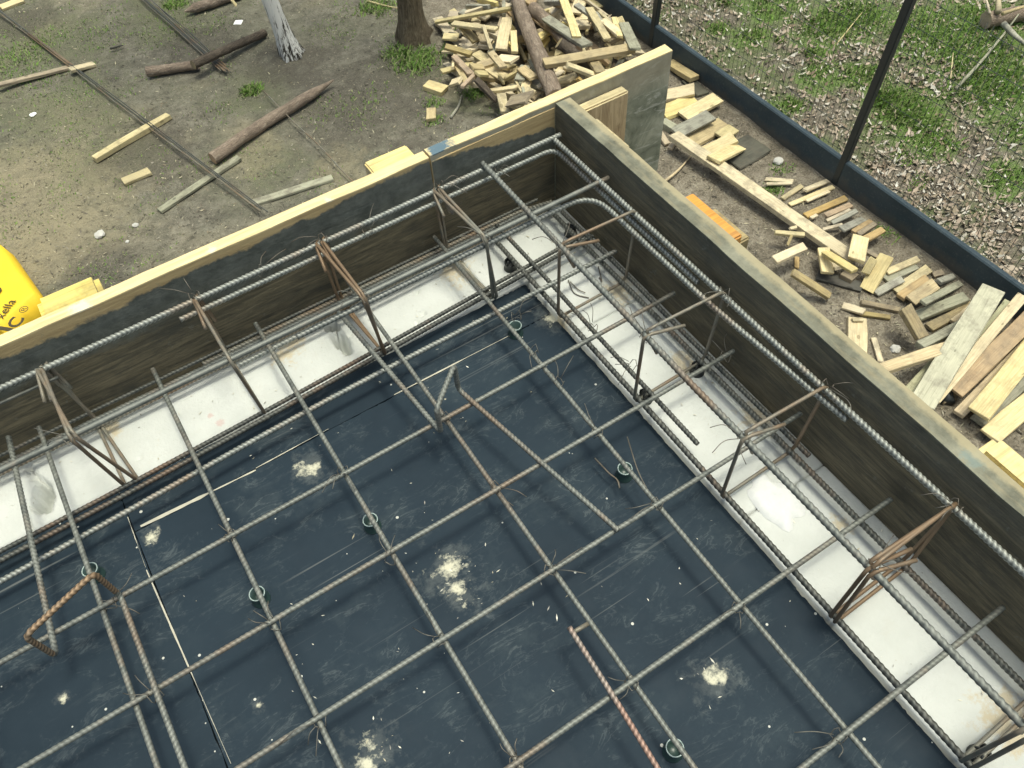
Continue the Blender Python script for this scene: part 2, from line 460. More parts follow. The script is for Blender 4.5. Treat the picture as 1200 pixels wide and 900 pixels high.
def m_toplight():
    k = NT('fresh board edge'); v = k.world()
    n1 = k.noise(k.world((3, 40, 1)), 3, 5, .65, .5); n2 = k.noise(v, 20, 4)
    col = k.ramp(n1, (.3, (.58, .46, .24)), (.6, (.78, .64, .36)), (.8, (.84, .72, .44)))
    col = k.mix(k.ramp(n2, (.6, 0.0), (.8, .5)), col, (.45, .38, .24))
    z0 = k.n('ShaderNodeVectorMath', operation='MULTIPLY'); k.t.links.new(v, z0.inputs[0]); z0.inputs[1].default_value = (1, 1, 0)
    p = P(518, 174, .3)
    col = k.mix(k.spots(z0.outputs[0], [(p.x, p.y, .045)], .2, 30, .9), col, (.05, .13, .20))
    L = [(P(x, y, .3).x, P(x, y, .3).y, r) for x, y, r in [(95, 360, .035), (248, 292, .018), (385, 235, .016)]]
    col = k.mix(k.spots(z0.outputs[0], L, .3, 60, .35), col, (.66, .72, .74))
    k.bump(n1, .25, .003)
    return k.out(col, .8, 0, .2)
M['toplight'] = m_toplight()

def m_overhang():
    k = NT('cement stained panel'); v = k.world()
    n1 = k.noise(v, 10, 6, .7, .6); n2 = k.noise(k.world((3, 1, 12)), 4, 5, .7, 1)
    col = k.ramp(n1, (.32, (.13, .145, .105)), (.5, (.28, .295, .225)), (.68, (.46, .46, .36)))
    col = k.mix(k.ramp(n2, (.56, 0.0), (.62, .6)), col, (.52, .52, .45))
    x = k.sep(v)[2]
    col = k.mix(k.ramp(k.math('ADD', x, k.math('MULTIPLY', n1, .08)), (.24, 0.0), (.30, .55)), col, (.42, .36, .26))
    k.bump(n1, .4, .004)
    return k.out(col, .8, 0, .25)
M['overhang'] = m_overhang()

def m_ply_block():
    k = NT('split timber face'); n1 = k.noise(k.world((22, 22, 2.0)), 3, 5, .7, .8); v = k.world()
    col = k.ramp(n1, (.3, (.30, .21, .115)), (.52, (.54, .41, .24)), (.72, (.66, .53, .33)))
    col = k.mix(k.ramp(k.noise(v, 25, 4), (.6, 0.0), (.75, .5)), col, (.18, .13, .08))
    k.bump(n1, .4, .004)
    return k.out(col, .8)
M['plyblock'] = m_ply_block()

GREEN = [(1062, 128, .55), (1000, 22, .75), (965, 40, .5), (1170, 85, .9), (1110, 60, .8), (1150, 30, .9), (960, 95, .35), (1085, 30, .6), (920, 125, .25), (1180, 210, .4), (880, 42, .3), (843, 33, .2), (905, 8, .5), (1200, 130, .7), (1010, 90, .4), (1090, 165, .4)]
def m_ground():
    k = NT('bare soil and leaf mould'); v = k.world()
    n1 = k.noise(v, 1.3, 6, .68, .3); n2 = k.noise(v, 9, 6, .72); n3 = k.noise(v, 60, 4, .7)
    soil = k.ramp(n2, (.28, (.084, .078, .062)), (.5, (.170, .160, .126)), (.72, (.265, .25, .20)))
    soil = k.mix(k.ramp(n1, (.42, 0.0), (.66, .55)), soil, (.145, .15, .10))        # greenish moss
    nb = k.noise(v, .55, 3, .5, .2)
    soil = k.mix(k.math('MULTIPLY', k.ramp(nb, (.5, 0.0), (.62, .65)), k.ramp(n2, (.35, .4), (.6, 1.0))), soil, (.36, .31, .20))   # sandy drifts
    soil = k.mix(k.ramp(k.noise(v, 2.4, 4, .6), (.54, 0.0), (.70, .6)), soil, (.10, .096, .080))
    z0 = k.n('ShaderNodeVectorMath', operation='MULTIPLY'); k.t.links.new(v, z0.inputs[0]); z0.inputs[1].default_value = (1, 1, 0)
    def patch(lst):
        return k.spots(z0.outputs[0], [(P(x, y, G).x, P(x, y, G).y, r) for x, y, r in lst], .18, 2.2, 1.0)
    nn = k.ramp(n2, (.36, .25), (.58, 1.0))
    soil = k.mix(k.math('MULTIPLY', k.math('MULTIPLY', patch([(30, 60, 1.3), (60, 130, 1.1), (210, 10, 1.0), (300, 105, .5), (560, 115, .4), (490, 75, .6), (330, 190, .5), (120, 180, .8)]), nn), .75), soil, (.135, .145, .085))
    soil = k.mix(k.math('MULTIPLY', patch([(430, 120, 1.2), (350, 75, .7), (470, 90, .8), (180, 175, .8), (240, 60, .7), (30, 25, .5), (880, 235, .6), (120, 320, .5)]), .6), soil, (.088, .080, .066))
    soil = k.mix(k.math('MULTIPLY', k.math('MULTIPLY', patch([(50, 255, 1.0), (110, 240, .7), (400, 190, .4), (290, 175, .5), (30, 200, .7)]), nn), .6), soil, (.275, .245, .16))
    yard = k.ramp(k.math('ADD', n2, k.math('MULTIPLY', k.math('SUBTRACT', n3, .5), .5)), (.3, (.10, .088, .068)), (.5, (.20, .175, .135)), (.7, (.31, .28, .22)))
    xw = k.sep(v)[0]
    soil = k.mix(k.math('MULTIPLY', k.math('SUBTRACT', xw, 3.1), 2.0, clamp=True), soil, yard)
    leaf = k.ramp(n2, (.3, (.075, .067, .05)), (.55, (.17, .15, .12)), (.75, (.26, .235, .19)))
    leaf = k.mix(k.ramp(n1, (.45, 0.0), (.6, .8)), leaf, (.10, .14, .05))
    leaf = k.mix(k.math('MULTIPLY', k.spots(z0.outputs[0], [(P(x, y, G).x, P(x, y, G).y, r) for x, y, r in GREEN], .22, 3.0, 1.0), .8), leaf, (.115, .185, .05))
    x = k.sep(v)[0]
    col = k.mix(k.math('GREATER_THAN', x, 5.1), soil, leaf)
    col = k.mix(k.ramp(n3, (.52, 0.0), (.72, .35)), col, (.33, .305, .235))
    col = k.mix(k.ramp(n3, (.32, .42), (.44, 0.0)), col, (.055, .05, .038))
    k.bump(k.math('ADD', n2, k.math('MULTIPLY', n3, .6)), .8, .03)
    return k.out(col, .95, 0, .1)
M['ground'] = m_ground()

def m_islands(name, cols, rough=.9, trans=False):
    k = NT(name); r = k.island()
    n = len(cols)
    nd = k.n('ShaderNodeValToRGB'); k.t.links.new(r, nd.inputs[0]); nd.color_ramp.interpolation = 'CONSTANT'
    e = nd.color_ramp.elements
    while len(e) < n: e.new(.5)
    for i, c in enumerate(cols):
        e[i].position = i / n; e[i].color = (*c, 1)
    r2 = k.math('FRACT', k.math('MULTIPLY', r, 91.7))
    col = k.hsv(nd.outputs[0], .5, 1.0, k.math('ADD', .75, k.math('MULTIPLY', r2, .5)))
    return k.out(col, rough, 0, .2)
M['leaf'] = m_islands('dead leaves', [(.33, .27, .21), (.42, .36, .29), (.22, .17, .12), (.50, .46, .39), (.35, .28, .22), (.17, .14, .11), (.50, .48, .42), (.27, .225, .16), (.38, .32, .25)], .85)
M['grass'] = m_islands('grass blades', [(.13, .24, .05), (.17, .29, .06), (.11, .19, .045), (.21, .29, .09), (.27, .30, .14)], .7)
M['chips'] = m_islands('soil crumbs and chips', [(.16, .14, .11), (.10, .09, .07), (.26, .24, .19), (.40, .36, .25), (.13, .115, .095), (.20, .17, .12), (.30, .28, .2), (.085, .08, .065)], .9)

def m_plinth():
    k = NT('dark bluish fence board'); v = k.world()
    n1 = k.noise(v, 3, 5, .65); n2 = k.noise(v, 45, 4, .65)
    col = k.ramp(n1, (.3, (.034, .055, .070)), (.7, (.055, .080, .096)))
    col = k.mix(k.ramp(n2, (.55, 0.0), (.75, .3)), col, (.2, .21, .2))
    zz = k.sep(v)[2]
    col = k.mix(k.ramp(k.math('ADD', k.math('MULTIPLY', k.math('SUBTRACT', zz, G), 4.0), k.math('MULTIPLY', k.math('SUBTRACT', k.noise(v, 8, 5), .5), .9)), (.1, .6), (.45, 0.0)), col, (.13, .115, .09))
    k.bump(n2, .2, .003)
    return k.out(col, .6, 0, .3)
M['plinth'] = m_plinth()
def m_flat(name, c, rough=.5, metal=0.0, amt=.15):
    k = NT(name); v = k.coord('Object'); n = k.noise(v, 30, 4)
    col = k.hsv((c[0], c[1], c[2]), .5, 1.0, k.math('ADD', 1 - amt, k.math('MULTIPLY', n, 2 * amt)))
    k.bump(n, .1, .002)
    return k.out(col, rough, metal)
M['fence'] = m_flat('dark anthracite paint', (.028, .036, .040), .45)
M['fencewire'] = m_flat('dark fence wire', (.05, .065, .06), .5)
M['plastic'] = m_flat('dark green plastic', (.030, .060, .055), .35)
M['blackplastic'] = m_flat('black plastic', (.018, .021, .021), .4)
M['rim'] = m_flat('lit rim plastic', (.34, .42, .40), .4)  # light caught by the spacer's upper edge, painted as a paler colour
M['film'] = m_flat('yellow sack film', (.86, .56, .025), .7, 0, .10)
M['ink'] = m_flat('dark print', (.06, .045, .015), .5)
M['stone'] = m_flat('white stone', (.50, .49, .45), .85)
M['paper'] = m_flat('white paper', (.82, .82, .80), .8)
M['log_end'] = wood('log end grain', (.60, .44, .33), (.42, .28, .2))
M['splinter'] = m_flat('bare dusty wood fibre', (.46, .44, .36), .9, 0, .3)
M['foam'] = wood('yellow sawn prop end', (.84, .70, .30), (.70, .52, .18), dirt_amt=.3, var=.05)

# ------------------------------------------------------------------ ground
rng = random.Random(7)
def hgt(x, y):
    """gentle unevenness of the ground"""
    return .05 * mnoise.noise((x * .55, y * .55, 3.1)) + .022 * mnoise.noise((x * 2.3, y * 2.3, 7.7)) + .009 * mnoise.noise((x * 8, y * 8, 1.3))
def axis(lo, hi, d):
    a = list(np.arange(lo, hi, d)); b = []; s = d; q = hi
    while q < 400: b.append(q); s *= 1.35; q += s
    c = []; s = d; q = lo - d
    while q > -400: c.append(q); s *= 1.35; q -= s
    return np.array(c[::-1] + a + b)
gx = axis(-3.0, 11.0, .07); gy = axis(-2.0, 13.0, .07)
V = np.zeros((len(gy), len(gx), 3), np.float32)
V[..., 0] = gx[None]; V[..., 1] = gy[:, None]
for j, y in enumerate(gy):
    for i, x in enumerate(gx):
        V[j, i, 2] = G + (hgt(x, y) if abs(x) < 30 and abs(y) < 30 else 0)
nx = len(gx)
a = (np.arange(len(gy) - 1)[:, None] * nx + np.arange(nx - 1)[None]).ravel()
me = mesh_np('ground', V.reshape(-1, 3), np.stack([a, a + 1, a + nx + 1, a + nx], 1), True)
tag(link('ground', me, M['ground']), 'uneven bare soil with moss and sandy drifts', 'ground', kind='structure')
def gz(x, y): return G + hgt(x, y)

def scatter_quads(name, pts, size, mat, label, cat, thick=.0, flat=.5, aspect=(1, 1.6), curl=.25):
    """many small bent chips or leaves, one mesh"""
    r = np.random.RandomState(hash(name) % 1000 if False else 11)
    n = len(pts); C = np.array(pts)
    s = size[0] + (size[1] - size[0]) * r.rand(n) ** 2
    asp = aspect[0] + (aspect[1] - aspect[0]) * r.rand(n)
    ang = r.rand(n) * 6.283; tilt = (r.rand(n) - .5) * 2 * flat; til2 = (r.rand(n) - .5) * 2 * flat
    u = np.stack([np.cos(ang), np.sin(ang), tilt], 1); w = np.stack([-np.sin(ang), np.cos(ang), til2], 1)
    u = u / np.linalg.norm(u, axis=1)[:, None] * (s * asp)[:, None]; w = w / np.linalg.norm(w, axis=1)[:, None] * s[:, None]
    up = np.array([0, 0, 1.0])[None] * (s * curl)[:, None]
    Q = np.stack([C - u, C - .35 * w * 1.4 + up * .1, C + u * .95, C + .35 * w * 1.4 + up * .2], 1)
    Q[:, 0] += up * 1.0 * r.rand(n)[:, None]; Q[:, 2] += up * 1.4 * r.rand(n)[:, None]
    i = np.arange(n)[:, None] * 4
    F = np.concatenate([i + [0, 1, 3], i + [1, 2, 3]], 0)
    me = mesh_np(name, Q.reshape(-1, 3), F)
    return tag(link(name, me, mat), label, cat, kind='stuff')

R0 = np.random.RandomState(3)
def region(n, px_poly_fn):
    out = []
    while len(out) < n:
        x, y = R0.rand() * 1240 - 20, R0.rand() * 640 - 20
        if px_poly_fn(x, y):
            p = P(x, y, G); out.append((p.x, p.y, gz(p.x, p.y)))
    return out
def left_of_form(x, y):
    yl = 395 - .425 * x
    if x < 785 and y < yl + 30: return True
    return x >= 700 and y < 115 + (x - 652) * .876 and y > (x - 700) * .68 - 20
def beyond(p): return p[0] > 5.2
def inside(p): return p[0] < 4.98 and (p[1] > 1.5 or p[0] > 1.0)
chips = [p for p in region(15000, left_of_form) if inside(p)]
chips = [(x, y, z + .004) for x, y, z in chips]
scatter_quads('soil_crumbs', chips, (.004, .015), M['chips'], 'small soil crumbs, twigs and wood chips over bare ground', 'debris', flat=.6, aspect=(1, 2.2))
lv = []
GP = [(P(x, y, G), r_) for x, y, r_ in GREEN]
while len(lv) < 52000:
    x = 5.2 + R0.rand() * 5.4; y = -.6 + R0.rand() * 11.5
    dens = .35 + .9 * mnoise.noise((x * .8, y * .8, 5.0))
    g_in = min([math.hypot(x - q.x, y - q.y) / r_ for q, r_ in GP])
    if g_in < .7 and R0.rand() < .5: continue
    if R0.rand() < dens + .25: lv.append((x, y, gz(x, y) + .006 + R0.rand() * .02))
scatter_quads('leaf_litter', lv, (.009, .036), M['leaf'], 'dry brown and grey leaves covering the ground beyond the fence', 'leaves', flat=.8, aspect=(.9, 1.5), curl=.5)

def blades(name, patches, label, fn=None):
    r = np.random.RandomState(21)
    Q = []
    for (cx, cy, rad, n, h) in patches:
        for _ in range(n):
            a_, d_ = r.rand() * 6.283, rad * math.sqrt(r.rand()) * (.4 + .6 * r.rand())
            x, y = cx + math.cos(a_) * d_ * 1.2, cy + math.sin(a_) * d_
            if fn and not fn(x, y): continue
            z = gz(x, y)
            b = r.rand() * 6.283; hh = h * .6 * (.4 + .8 * r.rand()); w = .003 + .004 * r.rand()
            lean = hh * (.5 + 1.1 * r.rand()); lx, ly = math.cos(b) * lean, math.sin(b) * lean
            px_, py_ = -math.sin(b) * w, math.cos(b) * w
            Q.append([(x - px_, y - py_, z - .005), (x + px_, y + py_, z - .005), (x + lx * .5 + px_ * .7, y + ly * .5 + py_ * .7, z + hh * .7), (x + lx, y + ly, z + hh)])
    Q = np.array(Q); n = len(Q); i = np.arange(n)[:, None] * 4
    F = np.concatenate([i + [0, 1, 2], i + [0, 2, 3]], 0)
    return tag(link(name, mesh_np(name, Q.reshape(-1, 3), F), M['grass']), label, 'grass', kind='stuff')
pl = []
for x, y, rad, n, h in [(20, 70, .45, 700, .04), (60, 45, .35, 300, .03), (205, 4, .18, 380, .05), (295, 106, .12, 420, .06), (490, 70, .28, 700, .08), (465, 60, .2, 250, .07), (440, 10, .25, 500, .06),
                        (556, 110, .13, 240, .06), (508, 122, .12, 150, .05), (508, 143, .1, 120, .05), (40, 95, .4, 300, .03), (90, 110, .5, 250, .03), (200, 30, .4, 200, .03), (250, 130, .3, 120, .03), (380, 130, .4, 160, .03), (250, 30, .3, 150, .03),
                        (420, 120, .4, 160, .04), (905, 223, .1, 220, .04), (1050, 270, .18, 300, .035), (915, 200, .12, 160, .03), (1025, 270, .1, 120, .03), (530, 30, .12, 120, .06), (150, 30, .6, 220, .03), (100, 170, .5, 160, .025)]:
    p = P(x, y, G); pl.append((p.x, p.y, rad, n, h))
for _ in range(420):
    x, y = R0.rand() * 620 - 10, R0.rand() * 330
    if y < 385 - .425 * x:
        p = P(x, y, G); d_ = mnoise.noise((p.x * .9, p.y * .9, 9))
        if d_ > -.1: pl.append((p.x, p.y, .16, int(14 + 50 * max(0, d_)), .026))
blades('short_grass', pl, 'short tufts of green grass on the bare soil', lambda x, y: x < 4.99)
pr = []
for x, y, rad, n, h in [(1062, 128, .26, 1500, .09), (1045, 118, .2, 700, .09), (1085, 140, .2, 500, .08), (1000, 22, .35, 1300, .09), (970, 30, .3, 800, .08), (955, 62, .12, 350, .07), (843, 33, .1, 240, .06), (885, 40, .12, 350, .06), (914, 47, .05, 90, .06),
                        (850, 2, .12, 250, .06), (1160, 75, .45, 1500, .08), (1150, 105, .35, 1100, .08), (1190, 100, .35, 900, .08), (1120, 60, .4, 900, .07), (1080, 50, .4, 700, .07), (930, 125, .12, 240, .06), (1010, 90, .2, 400, .07), (1180, 205, .2, 350, .06),
                        (1100, 165, .25, 400, .06), (1080, 30, .4, 700, .07), (1150, 30, .5, 900, .08), (960, 80, .2, 200, .06), (1060, 185, .15, 160, .05), (1075, 215, .15, 160, .05), (1190, 150, .25, 300, .06), (905, 5, .3, 400, .06)]:
    p = P(x, y, G); pr.append((p.x, p.y, rad, n, h))
for q_, r_ in GP:
    pr.append((q_.x, q_.y, r_ * .9, int(750 * r_), .045))
for _ in range(60):
    x = 5.4 + R0.rand() * 5; y = -.5 + R0.rand() * 10
    pr.append((x, y, .2, 40, .05))
blades('long_grass', pr, 'bright green grass tufts among dead leaves beyond the fence', lambda x, y: x > 5.2)

# ------------------------------------------------------------------ house wall, deck, white blocks
XI, YI = .943, 1.387           # inner faces of the shuttering
XS, YS = .712, 1.174           # edge of the dark deck
house = empty('house_wall', (0, 0, G), 'white aerated concrete block wall carrying the slab edge', 'wall')
def dent_mesh(x0, x1, y0, y1, z0, z1, dents, d=.006):
    """block with a fine top so that hollows can be pressed into it"""
    nx_, ny_ = max(2, int((x1 - x0) / d)), max(2, int((y1 - y0) / d))
    X, Y = np.meshgrid(np.linspace(x0, x1, nx_ + 1), np.linspace(y0, y1, ny_ + 1))
    Z = np.full(X.shape, z1)
    for (cx, cy, rx, ry, an, dep) in dents:
        dx, dy = X - cx, Y - cy
        u = (dx * math.cos(an) + dy * math.sin(an)) / rx; w = (-dx * math.sin(an) + dy * math.cos(an)) / ry
        q = u * u + w * w
        an_ = np.arctan2(w, u); q = q * (1 + .22 * np.sin(an_ * 3 + cx * 40) + .12 * np.sin(an_ * 7 + cy * 60))
        Z = Z - dep * np.clip(1 - q, 0, 1) ** .14
    Z[0, :] -= .002; Z[-1, :] -= .002; Z[:, 0] -= .002; Z[:, -1] -= .002
    top = np.stack([X, Y, Z], -1).reshape(-1, 3); n1 = nx_ + 1
    a_ = (np.arange(ny_)[:, None] * n1 + np.arange(nx_)[None]).ravel()
    F = [np.stack([a_, a_ + 1, a_ + n1 + 1, a_ + n1], 1)]
    edge = list(range(nx_ + 1)) + [n1 * (j + 1) - 1 for j in range(1, ny_ + 1)] + [n1 * ny_ + i for i in range(nx_ - 1, -1, -1)] + [n1 * j for j in range(ny_ - 1, 0, -1)]
    bot = top[edge].copy(); bot[:, 2] = z0
    Vv = np.vstack([top, bot]); m_ = len(edge); o_ = len(top)
    F.append(np.array([[edge[(i + 1) % m_], edge[i], o_ + i, o_ + (i + 1) % m_] for i in range(m_)]))
    return mesh_np('block', Vv, np.vstack(F), False)
def dpx(x, y, rx, ry, an, dep):
    p = P(x, y, 0); return (p.x, p.y, rx, ry, an, dep)
hollows = [dpx(50, 583, .021, .044, math.radians(-8), .075), dpx(389, 382, .014, .019, .6, .06), dpx(400, 401, .015, .040, math.radians(4), .075),
           dpx(488, 342, .006, .006, 0, .015), dpx(495, 367, .007, .006, 0, .015), dpx(410, 390, .008, .006, 0, .012), dpx(487, 378, .006, .005, 0, .012), dpx(33, 590, .006, .004, 0, .012), dpx(163, 537, .004, .003, 0, .01),
           dpx(806, 430, .010, .006, 0, .012), dpx(932, 569, .005, .004, 0, .012), dpx(905, 567, .004, .003, 0, .01), dpx(872, 410, .005, .004, 0, .01)]
# crack from the near hollow to the bars
for i in range(9):
    t = i / 8; hollows.append(dpx(33 + 14 * t + (3 if i % 2 else 0), 548 + 22 * t, .006, .005, 0, .02))
H_ = .249
xs = [-2.3, -1.7, -1.1, -.498, .103, .62, XI + .003]
for x0, x1 in zip(xs, xs[1:]):
    me = dent_mesh(x0 + .0012, x1 - .0012, YS + .006, YI + .003 - .002, -H_, 0, hollows)
    link('block', me, M['block'], house)
ys = [YS + .004, .98, .40, -.2, -.8, -1.4, -2.0]
for y1, y0 in zip(ys, ys[1:]):
    me = dent_mesh(XS + .006, XI + .001, y0 + .0012, y1 - .0012, -H_, 0, hollows)
    link('block', me, M['block'], house)
def box_mesh(name, x0, x1, y0, y1, z0, z1, bev=0.0):
    bm = bmesh.new()
    bmesh.ops.create_cube(bm, size=1, matrix=Matrix.Translation(((x0 + x1) / 2, (y0 + y1) / 2, (z0 + z1) / 2)) @ Matrix.Diagonal((x1 - x0, y1 - y0, z1 - z0, 1)))
    if bev: bmesh.ops.bevel(bm, geom=bm.edges[:], offset=bev, segments=1, affect='EDGES')
    me = bpy.data.meshes.new(name); bm.to_mesh(me); bm.free()
    return me
# wall courses below, down to the ground
for c in range(12):
    z1 = -H_ - .002 - c * .252; z0 = max(z1 - .249, G - .1)
    sh = .3 if c % 2 else 0
    xx = [-2.3] + [v for v in np.arange(-2.3 + .3 + sh, XI - .1, .6)] + [XI]
    for x0, x1 in zip(xx, xx[1:]):
        link('block', box_mesh('block', x0 + .001, x1 - .001, YS, YI, z0, z1), M['block'], house)
    yy = [YS - .001] + [v for v in np.arange(YS - .3 - sh, -1.9, -.6)] + [-2.0]
    for y1, y0 in zip(yy, yy[1:]):
        link('block', box_mesh('block', XS, XI, y0 + .001, y1 - .001, z0, z1), M['block'], house)
house_children = [o for o in house.children]
for o in house_children: o.location = (0, 0, -G)     # the empty stands at the wall's foot

deck = empty('formwork_deck', (0, 0, -.03), 'dark blue film faced plywood deck under the rebar mat', 'formwork deck')
def deck_panel(x0, x1, y0, y1, jag=()):
    """sheet with slightly frayed edges"""
    pts = []
    def side(ax, ay, bx, by, j):
        L = math.hypot(bx - ax, by - ay); n = max(2, int(L / .005)) if j else 1
        for i in range(n):
            t = i / n; k = 0
            if j and i: k = .0022 * mnoise.noise((ax * 9 + t * L * 30, ay * 5 + by, 2)) + .0050 * max(0, mnoise.noise((t * L * 9, ay, 4)) + .25) * mnoise.noise((t * L * 190, ay, 9))
            nx_, ny_ = (by - ay) / L, -(bx - ax) / L
            pts.append((ax + (bx - ax) * t + nx_ * k, ay + (by - ay) * t + ny_ * k))
    side(x0, y0, x1, y0, 's' in jag); side(x1, y0, x1, y1, 'e' in jag); side(x1, y1, x0, y1, 'n' in jag); side(x0, y1, x0, y0, 'w' in jag)
    bm = bmesh.new()
    top = [bm.verts.new((x, y, .03)) for x, y in pts]; bot = [bm.verts.new((x, y, .009)) for x, y in pts]
    bm.faces.new(top)
    for i in range(len(pts)):
        j = (i + 1) % len(pts); bm.faces.new((top[j], top[i], bot[i], bot[j]))
    me = bpy.data.meshes.new('plywood_panel'); bm.to_mesh(me); bm.free()
    return link('plywood_panel', me, M['deck'], deck)
g_ = .0011
deck_panel(-.32 + g_, XS - .004, 1.06 + g_, YS, 'ne')
deck_panel(-.32 + g_, XS - .004, -1.42, 1.06 - g_, 'en')
deck_panel(-1.6, -.32 - g_, -1.42, YS, 'ne')
deck_panel(-2.3, -1.6 - 2 * g_, -1.42, YS, '')
link('joist_boarding', box_mesh('joist_boarding', -2.3, XS - .001, -1.42, YS - .001, -.03, .0085), M['pale'], deck)
# pale splinters: worn film along the long joint
k = 0
for (x0, y0, x1, y1, w) in [(165, 617, 300, 551, 7), (462, 463, 600, 392, 3), (300, 549, 385, 503, 2.0), (172, 668, 271, 895, 2.6), (150, 606, 171, 665, 1.4)]:
    p, q = P(x0, y0, .0), P(x1, y1, .0)
    n = 24; L = (q - p).length; pv = Vector((-(q - p).y, (q - p).x, 0)).normalized()
    bm = bmesh.new(); a_, b_ = [], []
    for i in range(n + 1):
        t = i / n; c = p.lerp(q, t); h = w * .0016 * (.35 + .65 * math.sin(math.pi * min(1, t * 1.3 + .12))) * (.7 + .6 * mnoise.noise((t * 9, w, 0)))
        a_.append(bm.verts.new((c.x - pv.x * h * .6, c.y - pv.y * h * .6, .0315))); b_.append(bm.verts.new((c.x + pv.x * h * .4, c.y + pv.y * h * .4, .0318)))
    for i in range(n): bm.faces.new((a_[i], a_[i + 1], b_[i + 1], b_[i]))
    me = bpy.data.meshes.new('splinter'); bm.to_mesh(me); bm.free()
    link('splinter', me, M['splinter'], deck)

# ------------------------------------------------------------------ shuttering boards
def board(name, x0, x1, y0, y1, z0, z1, face_mats, label, cat, along, origin):
    """long board: face_mats = (inner, top, other)"""
    bm = bmesh.new()
    n = int(max(x1 - x0, y1 - y0) / .05)
    prof = [(0, z0), (0, z1 - .003), (.003, z1), (.997, z1), (1, z1 - .003), (1, z0)]
    rows = []
    for i in range(n + 1):
        t = i / n; row = []
        for (u, z) in prof:
            wob = .0012 * mnoise.noise((t * n * .35, z * 4, u * 3)) + (.0015 * mnoise.noise((t * n * 1.9, 5, u)) if z > z1 - .01 else 0)
            if along == 'x': row.append(bm.verts.new((x0 + (x1 - x0) * t, y0 + (y1 - y0) * u + wob, z + wob)))
            else: row.append(bm.verts.new((x0 + (x1 - x0) * u + wob, y0 + (y1 - y0) * t, z + wob)))
        rows.append(row)
    m_ = len(prof)
    for i in range(n):
        for j in range(m_ - 1):
            f = bm.faces.new((rows[i][j], rows[i + 1][j], rows[i + 1][j + 1], rows[i][j + 1])) if along == 'y' else bm.faces.new((rows[i][j + 1], rows[i + 1][j + 1], rows[i + 1][j], rows[i][j]))
            f.material_index = 0 if j == 0 else (1 if j in (1, 2, 3) else 2)
    bm.faces.new(rows[0]).material_index = 2; bm.faces.new(rows[-1][::-1]).material_index = 2
    bmesh.ops.recalc_face_normals(bm, faces=bm.faces[:])
    o_ = Vector(origin)
    bmesh.ops.translate(bm, verts=bm.verts[:], vec=-o_)
    me = bpy.data.meshes.new(name); bm.to_mesh(me); bm.free()
    o = link(name, me, face_mats); o.location = o_
    return tag(o, label, cat, 'shuttering boards round the slab edge')
TOP = .30
board('formwork_board', -2.4, .598, YI, YI + .030, -.075, TOP, (M['form_x'], M['toplight'], M['pale']), 'long left shuttering board with pale yellow top edge ending at the blue paint mark', 'formwork board', 'x', (-1, YI, -.075))
board('formwork_board', .602, 1.300, YI, YI + .030, -.075, TOP + .003, (M['overhang'], M['toplight'], M['fresh']), 'shuttering board with yellow top edge running past the corner beside the scrap heap', 'formwork board', 'x', (1, YI, -.075))
ob = board('formwork_board', XI, XI + .042, -2.1, YI - .003, -.075, TOP, (M['form_y'], M['greentop'], M['grey']), 'long shuttering board on the right with a grey green weathered top edge', 'formwork board', 'y', (XI, -.5, -.075))
# the corner board's inner face is dark inside the form only: its own dirty lining strip, 2 mm proud
lin = link('soiled_face', box_mesh('soiled_face', .604, XI - .002, YI - .002, YI + .0005, -.0, TOP - .012), M['form_x'])
cb = [o for o in COL.objects if o.name.startswith('formwork_board') and 'past the corner' in o.get('label', '')][0]
lin.location = -Vector((1, YI, -.075)); lin.parent = cb

def timber(name, x0, x1, y0, y1, z0, z1, mat, label, cat, group=None, topmat=None, bev=.004, rot=0):
    c = Vector(((x0 + x1) / 2, (y0 + y1) / 2, z0))
    bm = bmesh.new()
    bmesh.ops.create_cube(bm, size=1, matrix=Matrix.Translation((0, 0, (z1 - z0) / 2)) @ Matrix.Diagonal((x1 - x0, y1 - y0, z1 - z0, 1)))
    bmesh.ops.bevel(bm, geom=bm.edges[:], offset=bev, segments=2, affect='EDGES')
    for f in bm.faces: f.material_index = 1 if f.normal.z > .8 else 0
    me = bpy.data.meshes.new(name); bm.to_mesh(me); bm.free()
    o = link(name, me, [mat, topmat or mat]); o.location = c; o.rotation_euler.z = rot
    return tag(o, label, cat, group)
gp = 'timber props standing outside the shuttering'
timber('timber_prop', 1.00, 1.142, YI - .034, YI - .003, G, .270, M['plyblock'], 'brown timber prop wedged in the outer corner under the overhanging board', 'timber prop', gp, M['pale'])
timber('timber_prop', .500, .616, 1.425, 1.560, G, .22, M['pale'], 'square yellow topped timber prop behind the blue paint mark', 'timber prop', gp, M['foam'])
timber('timber_prop', -.290, -.155, 1.425, 1.578, G, .22, M['pale'], 'wide yellow timber prop with reddish bark corner next to the yellow sack', 'timber prop', gp, M['foam'], .012)
timber('timber_prop', 1.055, 1.118, .0, .217, G, .21, M['foam'], 'broad bright yellow prop beside the grey green board at the right edge', 'timber prop', gp, M['foam'], .012)
timber('timber_prop', 1.035, 1.066, .845, 1.012, G, .23, M['redtimber'], 'orange stained timber prop outside the right shuttering board', 'timber prop', gp, M['redtimber'])
timber('timber_prop', 1.070, 1.125, .870, .990, G, .17, M['brown'], 'brownish grey prop right behind the orange stained one', 'timber prop', gp)
timber('timber_cleat', .66, .76, YI + .0315, YI + .055, -.05, .27, M['orange'], 'orange brown cleat nailed outside the corner board by the scrap heap', 'cleat')
timber('timber_cleat', XI + .0435, XI + .062, 1.17, 1.30, -.05, .285, M['pale'], 'pale cleat on the outer side of the right board near the corner', 'cleat')
timber('timber_cleat', XI + .0435, XI + .058, 1.03, 1.10, -.05, .275, M['pale'], 'small pale cleat on the right board below the stained panel', 'cleat')

